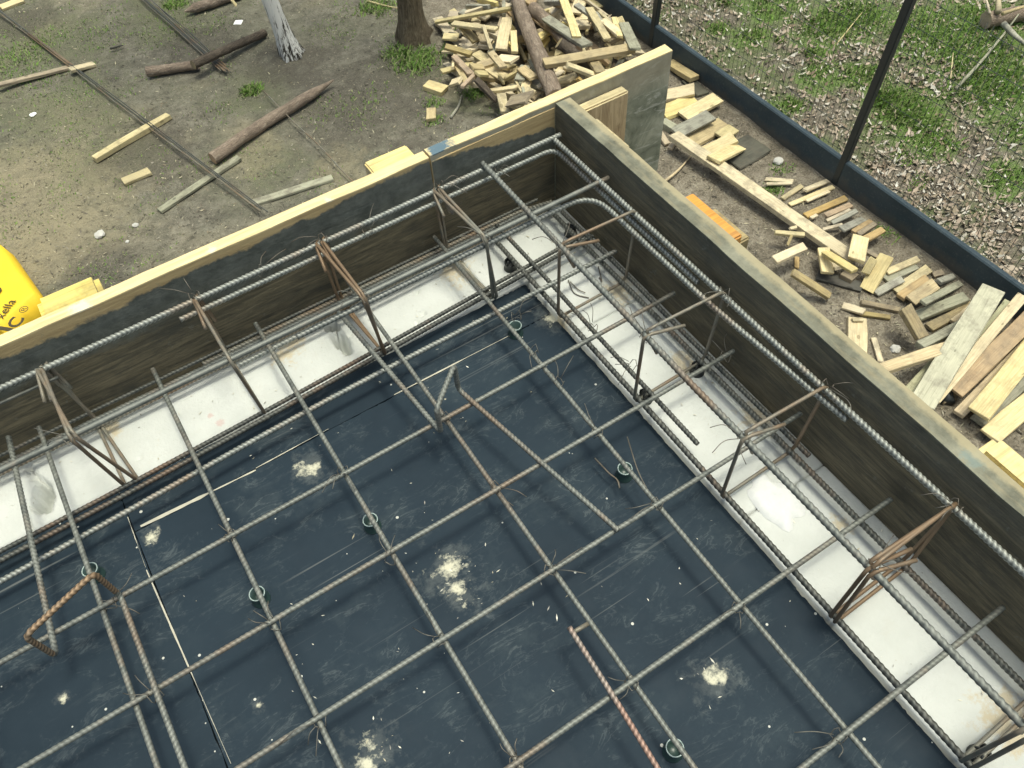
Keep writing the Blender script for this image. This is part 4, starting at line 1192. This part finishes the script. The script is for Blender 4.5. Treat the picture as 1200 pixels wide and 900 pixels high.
# left yard
log(249, 186, 390, 93, 13, 'bark', 'long reddish log with one pointed end in the middle of the yard', True)
log(172, 84, 232, 76, 10, 'bark', 'short reddish log stub on the ground left of the second rod bundle')
log(226, 76, 310, 38, 9, 'greybark', 'dark damp log lying under the second bundle of rods')
log(280, -8, 216, 14, 10, 'bark', 'brown pointed stake at the top edge left of the birch', True)
plank(-6, 99, 84, 77, 6, 'brown', 'thin grey brown batten lying from the left edge under the rod bundle', th=.03)
plank(80, 81, 109, 74, 8, 'pale', 'short pale end of batten beyond the first rod bundle', th=.03)
plank(109, 184, 197, 133, 8, 'pale', 'pale squared batten crossed by the first rod bundle', th=.05)
plank(143, 212, 175, 199, 11, 'pale', 'small pale rectangular offcut on open ground below the squared batten', th=.03)
plank(186, 246, 280, 183, 8, 'grey', 'weathered grey batten below the long log', th=.03)
plank(296, 237, 389, 207, 10, 'grey', 'weathered pale board near the left shuttering, rod end beside it', th=.025)
plank(0, 8, 26, -2, 10, 'fresh', 'pale board end at the upper left corner of the view', th=.03)
plank(270, -2, 276, 6, 4, 'fresh', 'tiny yellow chip near the pointed stake', th=.015)
plank(499, 97, 521, 104, 14, 'fresh', 'pale block lying apart left of the scrap heap', th=.05)
plank(505, 126, 505, 139, 11, 'pink', 'small pinkish block below the pale one left of the heap', th=.04)
def rods(n, x0, y0, x1, y1, spread, label, rust_end=None, seed=0, ext=None):
    r = random.Random(seed)
    a_, b_ = P(x0, y0, G + .05), P(x1, y1, G + .05)
    d_ = (b_ - a_).normalized(); nv = Vector((-d_.y, d_.x, 0)); root = empty('rod_bundle', (a_ + b_) / 2, label, 'steel rods', 'bundles of steel rods on the ground')
    c = (a_ + b_) / 2
    for i in range(n):
        o_ = nv * (i - (n - 1) / 2) * spread; zz = .02 * (i % 2)
        p = a_ + o_ * r.uniform(.6, 1.2); q = b_ + o_ * r.uniform(.9, 1.2) + d_ * r.uniform(-.08, .08); p.z += zz; q.z += zz * .5
        rod = link('rod', tubes_mesh('rod', [dict(path=wob(p - c, q - c, .012, 12, seed + i), r=.0058, seg=7)]), M['steel_dark'] if i % 3 else M['rust_lite'], root)
        if rust_end:
            e0 = p.lerp(q, rust_end[0]); e1 = p.lerp(q, rust_end[1])
            link('rusty_section', tubes_mesh('rusty_section', [dict(path=[e0 - c + Vector((0, 0, .001)), e1 - c + Vector((0, 0, .001))], r=.0066, seg=7)]), M['rust'], rod)
    return root
rods(3, -30, -8, 308, 247, .017, 'three thin steel rods running from the upper left corner to the shuttering', (.24, .40), 4)
rods(6, 150, -20, 266, 84, .015, 'bundle of steel rods with orange rusty tips at the top', (.93, .995), 9)
rods(1, 308, 106, 412, 211, .02, 'single dark steel rod lying across the pointed log', None, 14)

# small bright things on the ground
def pebble(x, y, rpx, mat, name, label, cat, sz=.6):
    p = P(x, y, G + .02); rr = rpx * .009
    bm = bmesh.new(); bmesh.ops.create_icosphere(bm, subdivisions=2, radius=rr)
    for v in bm.verts: v.co *= 1 + .35 * mnoise.noise(v.co * (1.2 / rr) + Vector((x, y, 0)))
    for v in bm.verts: v.co.z *= sz
    me = bpy.data.meshes.new(name); bm.to_mesh(me); bm.free()
    o = link(name, me, M[mat]); o.location = (p.x, p.y, gz(p.x, p.y) + rr * sz * .6)
    return tag(o, label, cat)
pebble(115, 272, 5, 'stone', 'stone', 'pale angular stone on the sandy ground above the yellow sack', 'stone')
pebble(156, 259, 3, 'stone', 'stone', 'small white pebble up right of the angular stone', 'stone')
pebble(912, 190, 5, 'stone', 'stone', 'white stone between the dark board and the fence', 'stone')
pebble(1050, 407, 4, 'stone', 'stone', 'white pebble among the offcuts near the right shuttering', 'stone')
pebble(146, 278, 2, 'stone', 'stone', 'tiny white pebble right of the angular stone', 'stone')
pebble(37, 132, 4, 'paper', 'litter_scrap', 'crumpled pale scrap on the grass at far left', 'litter', .3)
pebble(1186, 313, 6, 'leaf', 'dry_leaf', 'large pale leaf lying right behind the plinth', 'leaf', .25)
o = plank(275, 26, 283, 26, 8, 'paper', 'small square white paper on the ground left of the birch', 'paper_scrap', 'litter', .004, None)

# ------------------------------------------------------------------ scrap heap behind the corner
tones = {'fresh': 'bright yellow', 'pale': 'pale', 'pink': 'pinkish', 'brown': 'dark brown', 'orange': 'orange brown', 'grey': 'weathered grey'}
rr_ = random.Random(42)
heap_poly = [(520, 20), (600, -15), (700, -15), (745, 45), (735, 75), (690, 110), (640, 130), (585, 120), (545, 92), (528, 70)]
def inpoly(x, y, poly):
    c = False; j = len(poly) - 1
    for i in range(len(poly)):
        (xi, yi), (xj, yj) = poly[i], poly[j]
        if (yi > y) != (yj > y) and x < (xj - xi) * (y - yi) / (yj - yi) + xi: c = not c
        j = i
    return c
def where(x, y):
    if y < 12: return 'at the heap top'
    if x < 548: return 'at the left heap foot'
    if x < 580: return 'on the left heap slope'
    if x < 612: return 'left of the bark log' if y < 60 else 'left of the log foot'
    if x < 650: return 'under the bark log' if y > 40 else 'right of the bark log top'
    if x < 690: return 'below the long pinkish plank' if y > 65 else 'above the long pinkish plank'
    return 'at the fence side of the heap' if y < 50 else 'behind the corner board'
def way(dx, dy):
    a = math.degrees(math.atan2(dy, dx)) % 180
    return 'lying level' if a < 22 or a > 158 else 'slanting down right' if a < 68 else 'pointing up' if a < 112 else 'slanting up right'
def sizeword(L, w): return 'stubby' if L < .2 else ('short' if L < .34 else 'long thin' if w < .05 else 'long')
used_labels = set()
for i in range(205):
  for attempt in range(60):
    while True:
        x, y = rr_.uniform(518, 748), rr_.uniform(-15, 132)
        if inpoly(x, y, heap_poly): break
    L = rr_.choice([14, 18, 22, 30, 40, 26]) * rr_.uniform(.7, 1.25); an = rr_.uniform(0, 3.14) if i % 3 else rr_.gauss(.75, .35)
    w = rr_.uniform(4.5, 13.5) if i < 165 else rr_.uniform(2.5, 4.5); m_ = rr_.choice(['fresh', 'pale', 'pale', 'pink', 'brown', 'pale', 'orange', 'grey', 'fresh', 'pale'])
    dx, dy = math.cos(an) * L / 2, math.sin(an) * L / 2 * .8
    lab = f"{sizeword(L * .0092, w * .0092)} {tones[m_]} {'sliver' if w < 6 else 'batten' if w < 9.5 else 'board piece'} {way(dx, dy)} {where(x, y)}"
    if lab in used_labels: continue
    used_labels.add(lab)
    plank(x - dx, y - dy, x + dx, y + dy, w, m_, lab, th=rr_.uniform(.018, .05), group='scrap wood heap', cut=rr_.choice([0, 0, .4, .8]))
    break
HP = [  # hero pieces of the heap
    (541, 28, 557, 47, 9, 'brown', 'dark brown board tilted near the top left of the heap'), (566, 28, 575, 56, 4, 'pale', 'thin pale batten standing up left in the heap'),
    (530, 26, 582, 33, 8, 'pale', 'pale board lying level at the top left of the heap'), (520, 38, 540, 41, 8, 'dark', 'dark grey sheet piece at the left foot of the heap'),
    (521, 53, 552, 62, 8, 'brown', 'brown batten reaching out of the heap to the left'), (532, 65, 552, 86, 7, 'orange', 'reddish batten low on the left of the heap'),
    (541, 101, 558, 84, 5, 'orange', 'orange sliver at the lower left of the heap'), (551, 77, 566, 78, 12, 'pink', 'pinkish square block left in the heap'), (558, 85, 570, 85, 10, 'pale', 'pale square block below the pinkish one'),
    (529, 96, 541, 92, 10, 'fresh', 'bright little block at the outer left of the heap'), (556, 90, 582, 117, 8, 'greybark', 'dark bark stick at the lower left of the heap'),
    (569, 106, 606, 101, 6, 'fresh', 'bright flat batten at the lower front of the heap'), (587, 108, 592, 130, 10, 'pale', 'pale stub standing at the front foot of the heap'),
    (597, 118, 622, 112, 20, 'brown', 'wide brown board at the front foot of the heap'), (594, 20, 587, 57, 12, 'fresh', 'bright upright board left of the bark log'),
    (602, 35, 603, 60, 7, 'fresh', 'narrow bright board touching the bark log'), (584, 67, 604, 69, 13, 'fresh', 'brightest yellow board end left of the log'),
    (575, 60, 590, 78, 8, 'pink', 'pinkish split piece under the brightest board end'), (640, 20, 688, 52, 12, 'grey', 'wide weathered board slanting right of the two logs'), (660, -4, 676, 42, 9, 'fresh', 'bright yellow plank slanting at the top of the heap'),
    (675, 4, 718, 34, 7, 'grey', 'grey batten slanting to the fence at the heap top'), (690, 8, 712, 45, 8, 'pale', 'pale plank slanting at the fence side'), (706, 22, 728, 40, 9, 'fresh', 'bright board at the fence side of the heap'),
    (655, 93, 672, 90, 12, 'fresh', 'bright square block below the pinkish plank'), (663, 74, 700, 88, 9, 'pale', 'pale board end poking out under the pinkish plank'), (720, 20, 727, 42, 6, 'fresh', 'bright upright sliver near the fence'),
    (690, 62, 704, 84, 11, 'brown', 'brown board end under the right of the pinkish plank'), (722, 66, 735, 60, 6, 'fresh', 'bright sliver beside the corner board end'), (610, 78, 626, 90, 12, 'pink', 'pinkish block right in front of the log foot'),
]
log(604, -6, 611, 46, 10, 'greybark', 'dark log half hidden behind the main bark log of the heap')
log(624, 10, 676, 60, 14, 'bark', 'second reddish log slanting right under the pinkish plank')
log(655, 50, 698, 84, 12, 'greybark', 'grey log end under the pinkish plank of the heap')
for (x0, y0, x1, y1, w, m_, lab) in HP:
    plank(x0, y0, x1, y1, w, m_, lab, th=.03, group='scrap wood heap', cut=.2)
plank(511, 24, 600, 8, 6, 'pale', 'long thin pale strip across the upper left of the heap', th=.03, group='scrap wood heap')
log(603, -12, 650, 114, 14, 'bark', 'main reddish bark log leaning over the scrap heap', bend=.012, w2=17)
plank(637, 72, 743, 54, 14, 'pink', 'long pinkish plank lying across the right of the heap', th=.045, group='scrap wood heap')
plank(731, 26, 745, 56, 11, 'grey', 'weathered board end on edge at the tip of the pinkish plank', th=.03, group='scrap wood heap')
rods(1, 585, 78, 628, 121, .02, 'thin bent steel rod in front of the scrap heap', None, 31)
# ------------------------------------------------------------------ sawn slabs by the fence
gs = 'sawn boards stacked by the fence'
for args in [(860 - 6, 188, 905 - 14, 166, 36, 'dark', 'wide dark plywood sheet flat on the ground by the fence', .015), (805, 92, 824, 110, 14, 'dark', 'dark toned board behind the bright slabs', .02),
             (776, 140, 790, 148, 10, 'grey', 'grey block at the foot of the stained panel', .06), (773, 154, 782, 168, 7, 'pink', 'small split stick below the grey block', .03), (785, 173, 793, 161, 6, 'pink', 'second small split stick below the grey block', .03)]:
    plank(*args[:7], th=args[7], group=gs)
plank(789, 156, 1003, 303, 15, 'pale', 'long pale plank lying diagonally from the slabs to the offcuts', 'long_plank', 'plank', .045, gs, lift=(.03, .07))
for args in [(784, 71, 815, 90, 12, 'pink', 'pinkish board on edge behind the corner panel', .05), (778, 111, 815, 103, 20, 'fresh', 'bright slab nearest the plinth end of the stack', .03), (776, 131, 816, 116, 23, 'fresh', 'large bright yellow slab behind the stained panel', .035),
             (801, 135, 842, 113, 18, 'fresh', 'bright yellow slab pointing to the fence', .035), (792, 155, 834, 133, 18, 'grey', 'weathered grey slab across the bright ones', .03), (810, 164, 849, 143, 22, 'pink', 'wide orange tinged slab', .03),
             (844, 159, 860, 149, 16, 'pale', 'short slab end by the dark sheet', .03), (826, 177, 862, 159, 17, 'fresh', 'bright slab right of the orange one', .03), (836, 186, 866, 171, 17, 'fresh', 'lowest bright slab lying on the long plank', .03)]:
    plank(*args[:7], 'sawn_slab', 'slab', args[7], gs)
# ------------------------------------------------------------------ offcuts between board and fence
go = 'offcuts between the right board and the fence'
OC = [
    (897, 209, 930, 212, 6, 'pale', 'upper of two thin pale battens right of the long plank top', .02), (898, 215, 929, 214, 4, 'pale', 'lower of two thin pale battens right of the long plank top', .015),
    (917, 232, 940, 217, 6, 'pale', 'short pale batten beside a grass tuft', .02), (943, 222, 971, 211, 6, 'pale', 'pale batten with its end nearest the plinth', .02), (926, 239, 977, 218, 6, 'fresh', 'longer bright batten beside the long plank', .02), (945, 235, 972, 223, 4, 'fresh', 'narrow bright batten below the longer one', .018),
    (944, 252, 992, 231, 8, 'orange', 'long orange brown split lath behind the plank', .022), (967, 252, 998, 239, 7, 'orange', 'orange brown lath in the bundle by the plinth', .022), (969, 258, 997, 245, 4, 'pale', 'pale thin lath under the orange ones', .018), (976, 260, 1005, 246, 6, 'grey', 'greyish lath at the end of the bundle', .02),
    (950, 255, 958, 251, 4, 'pale', 'tiny pale end beside the long plank', .02), (965, 268, 988, 262, 4, 'pale', 'thin pale strip poking from under the plank', .018), (986, 268, 1012, 256, 9, 'grey', 'greyish board end above the brown bundle', .02),
    (1000, 271, 1021, 258, 6, 'orange', 'brown split stick left in the tight bundle', .025), (1006, 274, 1026, 261, 6, 'brown', 'brown split stick in the middle of the tight bundle', .03), (1015, 279, 1035, 268, 8, 'orange', 'orange stick lowest in the tight bundle', .025),
    (908, 271, 943, 274, 6, 'pale', 'pale stick lying level left of the long plank', .025), (926, 267, 934, 265, 4, 'pale', 'tiny pale end touching the left of the plank', .02), (923, 287, 928, 275, 3, 'brown', 'thin brown twig like stick below the level one', .012),
    (934, 300, 934, 313, 5, 'orange', 'tiny orange stub under the bright batten', .02), (907, 304, 944, 287, 11, 'fresh', 'bright short batten alone left of the plank end', .03), (928, 317, 971, 345, 10, 'brown', 'weathered orange brown batten nearest the right board', .03),
    (958, 321, 1012, 336, 15, 'dark', 'dark grey board under the pile of offcuts', .02), (988, 318, 1003, 325, 12, 'brown', 'small brown block on the dark board', .04), (972, 305, 985, 313, 12, 'pale', 'pale block half hidden by the plank tip', .03),
    (965, 289, 970, 318, 13, 'fresh', 'bright upright block left of the plank end', .03), (1013, 292, 1028, 300, 6, 'brown', 'small brown stick right behind the plank end', .03), (1010, 276, 1004, 303, 17, 'fresh', 'bright tall block at the plank end', .035),
    (1015, 318, 1026, 300, 9, 'pale', 'pale batten left of the big bright block', .03), (1036, 326, 1074, 309, 13, 'grey', 'weathered board third behind the big bright block', .025), (1040, 318, 1077, 302, 8, 'pale', 'pale pointed board uppermost towards the plinth', .022),
    (1026, 343, 1058, 326, 9, 'grey', 'light grey board under the big bright block', .025), (1094, 321, 1106, 318, 7, 'brown', 'short brown end by the plinth in the offcuts', .03), (1100, 329, 1118, 322, 7, 'grey', 'small grey end by the plinth', .03),
    (1050, 340, 1090, 313, 11, 'pale', 'pale board on edge in the middle of the offcuts', .03), (1056, 347, 1088, 325, 11, 'orange', 'orange brown board in the middle of the offcuts', .03), (1068, 351, 1098, 331, 14, 'pink', 'pinkish wide board beside the orange one', .03),
    (1082, 354, 1126, 331, 8, 'grey', 'long greyish lath below the pinkish board', .025), (1009, 366, 1044, 371, 6, 'brown', 'lower brown lath of the crossed pair', .025), (988, 357, 1014, 365, 9, 'pale', 'pale end of the crossed pair of laths', .022), (1009, 353, 1054, 362, 7, 'brown', 'upper brown lath of the crossed pair', .025),
    (1089, 383, 1141, 356, 11, 'brown', 'dark brown board right of the striped grey one', .03), (1075, 369, 1133, 346, 13, 'grey', 'striped grey weathered board among the offcuts', .035), (1120, 377, 1143, 359, 12, 'pink', 'pinkish board end beside the long planks', .035),
    (1060, 356, 1080, 392, 14, 'brown', 'dark brown block with bright right edge', .045), (1078, 404, 1130, 378, 10, 'grey', 'greenish board with a long shaded side', .045),
    (1005, 371, 1005, 413, 20, 'fresh', 'bright upright block close to the right board', .04), (999, 374, 1012, 374, 5, 'pale', 'small pale strip on top of the upright block', .02), (1024, 395, 1033, 424, 6, 'pale', 'thin pale stick right of the upright block', .02), (1031, 432, 1122, 402, 13, 'pink', 'long pinkish plank reaching under the big planks', .04),
]
for a in OC: plank(*a[:7], th=a[7], group=go, cut=.15)
plank(967, 294, 1003, 317, 9, 'fresh', 'second bright board under the tip of the long plank', th=.03, group=go)
plank(1017, 337, 1041, 296, 16, 'fresh', 'big bright yellow block lying slanted on the offcuts', th=.04, group=go)
# big planks at the right edge, leaning towards the plinth
gl = 'long planks heaped at the right edge'
def bigp(x0, y0, x1, y1, w, mat, label, z0_, z1_, th=.03, roll=0):
    return plank(x0, y0, x1, y1, w, mat, label, 'long_plank', 'plank', th, gl, z=(G + z0_, G + z1_), roll=roll)
bigp(1100, 467, 1150, 425, 16, 'brown', 'dark plank bottom layer seen end on by the black tube', .06, .09)
bigp(1147, 493, 1235, 412, 16, 'grey', 'grey brown plank low in the heap at the right edge', .06, .12)
bigp(1124, 484, 1205, 402, 12, 'pink', 'pinkish plank end low in the heap', .08, .14)
bigp(1145, 405, 1185, 352, 11, 'greenish', 'narrow grey plank between the greenish and yellow ones', .10, .20)
bigp(1062, 462, 1150, 362, 11, 'greenish', 'pale plank edge along the left of the greenish plank', .07, .20)
bigp(1160, 510, 1235, 448, 21, 'fresh', 'bright plank lowest at the right edge', .10, .14)
bigp(1120, 458, 1225, 355, 19, 'orange', 'orange tinged plank between the two yellow planks', .15, .24)
bigp(1147, 484, 1240, 370, 22, 'fresh', 'wide bright yellow plank at the right edge', .19, .26)
bigp(1096, 468, 1200, 345, 12, 'fresh', 'bright yellow plank right of the greenish plank', .14, .30)
bigp(1082, 472, 1166, 336, 25, 'greenish', 'wide greenish grey plank topmost and leaning over the plinth', .18, .36, .035)
t_ = P(1115, 466, G + .05)
o = link('plastic_tube', tubes_mesh('plastic_tube', [dict(path=[(-.12, 0, 0), (.0, .01, 0), (.12, 0, .01)], r=.045, seg=14)]), M['blackplastic']); o.location = (t_.x + .03, t_.y + .07, G + .05); o.rotation_euler.z = .8
tag(o, 'black tube end under the orange tinged plank', 'tube')
# sticks
def stick(pxs, label, mat='brown', r=.012, z=.03, cat='stick'):
    pts = [P(x, y, G + z) for x, y in pxs]; o0 = pts[0].copy()
    o = link('stick', tubes_mesh('stick', [dict(path=fillet([p - o0 for p in pts], .15, 4), r=r, r_end=r * .5, seg=7)]), M[mat]); o.location = o0
    return tag(o, label, cat, 'sticks and twigs')
stick([(777, 214), (795, 200), (811, 181)], 'curved pinkish stick on the soil below the stained panel', 'pink', .014)
stick([(528, 138), (538, 124), (541, 112)], 'curved grey twig in front of the scrap heap', 'grey', .014)
stick([(129, 57), (144, 53)], 'small dark twig left of the rod bundles', 'dark', .012)
stick([(430, 1), (448, 6), (468, 10)], 'pale twig at the top edge left of the pine', 'pale', .012)
stick([(1120, 104), (1150, 72), (1178, 38), (1200, 8)], 'long thin bare branch leaning on the log beyond the fence', 'grey', .016, .12)
stick([(1114, 92), (1117, 62)], 'thin upright twig beyond the fence', 'pale', .007, .1)
stick([(1176, 28), (1192, 45), (1212, 58)], 'grey branch stub at the upper right corner', 'grey', .03, .14)
stick([(1170, 14), (1170, -20)], 'pale stem rising from the log at the upper right', 'pale', .03, .2)
stick([(1160, 16), (1154, -8)], 'thin pale shoot beside the log end at the upper right', 'pale', .014, .2)
stick([(980, 52), (1010, 15)], 'pale grass stalk leaning in the green patch beyond the fence', 'pale', .007, .1)
stick([(1175, 16), (1212, 4)], 'brown side branch of the log at the upper right', 'pink', .02, .3)
log(1155, 24, 1260, 2, 15, 'bark', 'felled log with pink cut end beyond the fence at the upper right', bend=.01)

# ------------------------------------------------------------------ yellow sack
sk = empty('yellow_sack', P(-15, 345, G), 'yellow printed sack lying on the ground at the left edge behind the board', 'sack')
zt = G + .17
c00, c10, c11, c01 = P(-120, 300, zt), P(4, 283, zt), P(47, 344, zt), P(-30, 415, zt)
n = 22; top = []
for j in range(n + 1):
    for i in range(n + 1):
        u, v = i / n, j / n
        uu, vv = u, v
        # rounded corners
        p = (c00.lerp(c10, uu)).lerp(c01.lerp(c11, uu), vv)
        c = (c00 + c10 + c11 + c01) / 4
        du, dv = abs(2 * u - 1), abs(2 * v - 1)
        ed = max(0, 1 - max(du, dv) ** 18)
        k_ = max(0, du + dv - 1.97) * .3
        p = p.lerp(c, k_)
        z = G + .03 + (.14) * ed ** .16 + .018 * abs(mnoise.noise((u * 5 + v * 2, v * 3, 2))) * ed + .010 * abs(mnoise.noise((u * 15 + v * 5, v * 8, 5)))
        top.append((p.x - sk.location.x, p.y - sk.location.y, z - sk.location.z))
V_ = np.array(top); a_ = (np.arange(n)[:, None] * (n + 1) + np.arange(n)[None]).ravel()
F = np.stack([a_, a_ + n + 1, a_ + n + 2, a_ + 1], 1)
edge = list(range(n + 1)) + [(n + 1) * (j + 1) - 1 for j in range(1, n + 1)] + [(n + 1) * n + i for i in range(n - 1, -1, -1)] + [(n + 1) * j for j in range(n - 1, 0, -1)]
bt = V_[edge].copy(); bt[:, 2] = -.02; o_ = len(V_); m_ = len(edge)
F2 = np.array([[edge[i], edge[(i + 1) % m_], o_ + (i + 1) % m_, o_ + i] for i in range(m_)])
me = mesh_np('sack_body', np.vstack([V_, bt]), np.vstack([F, F2]), True)
bm = bmesh.new(); bm.from_mesh(me); bmesh.ops.recalc_face_normals(bm, faces=bm.faces[:]); bm.to_mesh(me); bm.free()
link('sack_body', me, M['film'], sk)
def text(s, p0, p1, size_px, bold=0.0, name='print'):
    """flat print on the sack from survey point p0 reading towards p1"""
    z = zt + .016
    a_, b_ = P(*p0, z), P(*p1, z)
    cu = bpy.data.curves.new(name, 'FONT'); cu.body = s; cu.size = size_px * .0085; cu.offset = bold; cu.extrude = .0006; cu.resolution_u = 3
    tmp = bpy.data.objects.new(name, cu); COL.objects.link(tmp)
    me_ = bpy.data.meshes.new_from_object(tmp.evaluated_get(bpy.context.evaluated_depsgraph_get()))
    bpy.data.objects.remove(tmp)
    X = (b_ - a_); wd = max(v.co.x for v in me_.vertices) - min(v.co.x for v in me_.vertices)
    sc_ = X.length / wd; X = X.normalized(); Y = Vector((0, 0, 1)).cross(X)
    Rm = Matrix((X, Y, Vector((0, 0, 1)))).transposed().to_4x4()
    o = link(name, me_, [], sk); me_.materials.clear(); me_.materials.append(M['ink'])
    o.matrix_basis = Matrix.Translation(a_ - sk.location) @ Rm @ Matrix.Scale(sc_, 4)
    return o
text('xella', (3, 374), (19, 352), 14)
text('C', (21, 385), (29, 373), 20, .004)
text('®', (30, 367), (35, 359), 10)
text('I', (11, 390), (14, 386), 18, .004)
text('o', (-3, 346), (3, 336), 12, .006)
pebble(40, 371, 5, 'film', 'film_scrap', 'torn bit of yellow film beside the sack', 'litter', .4)
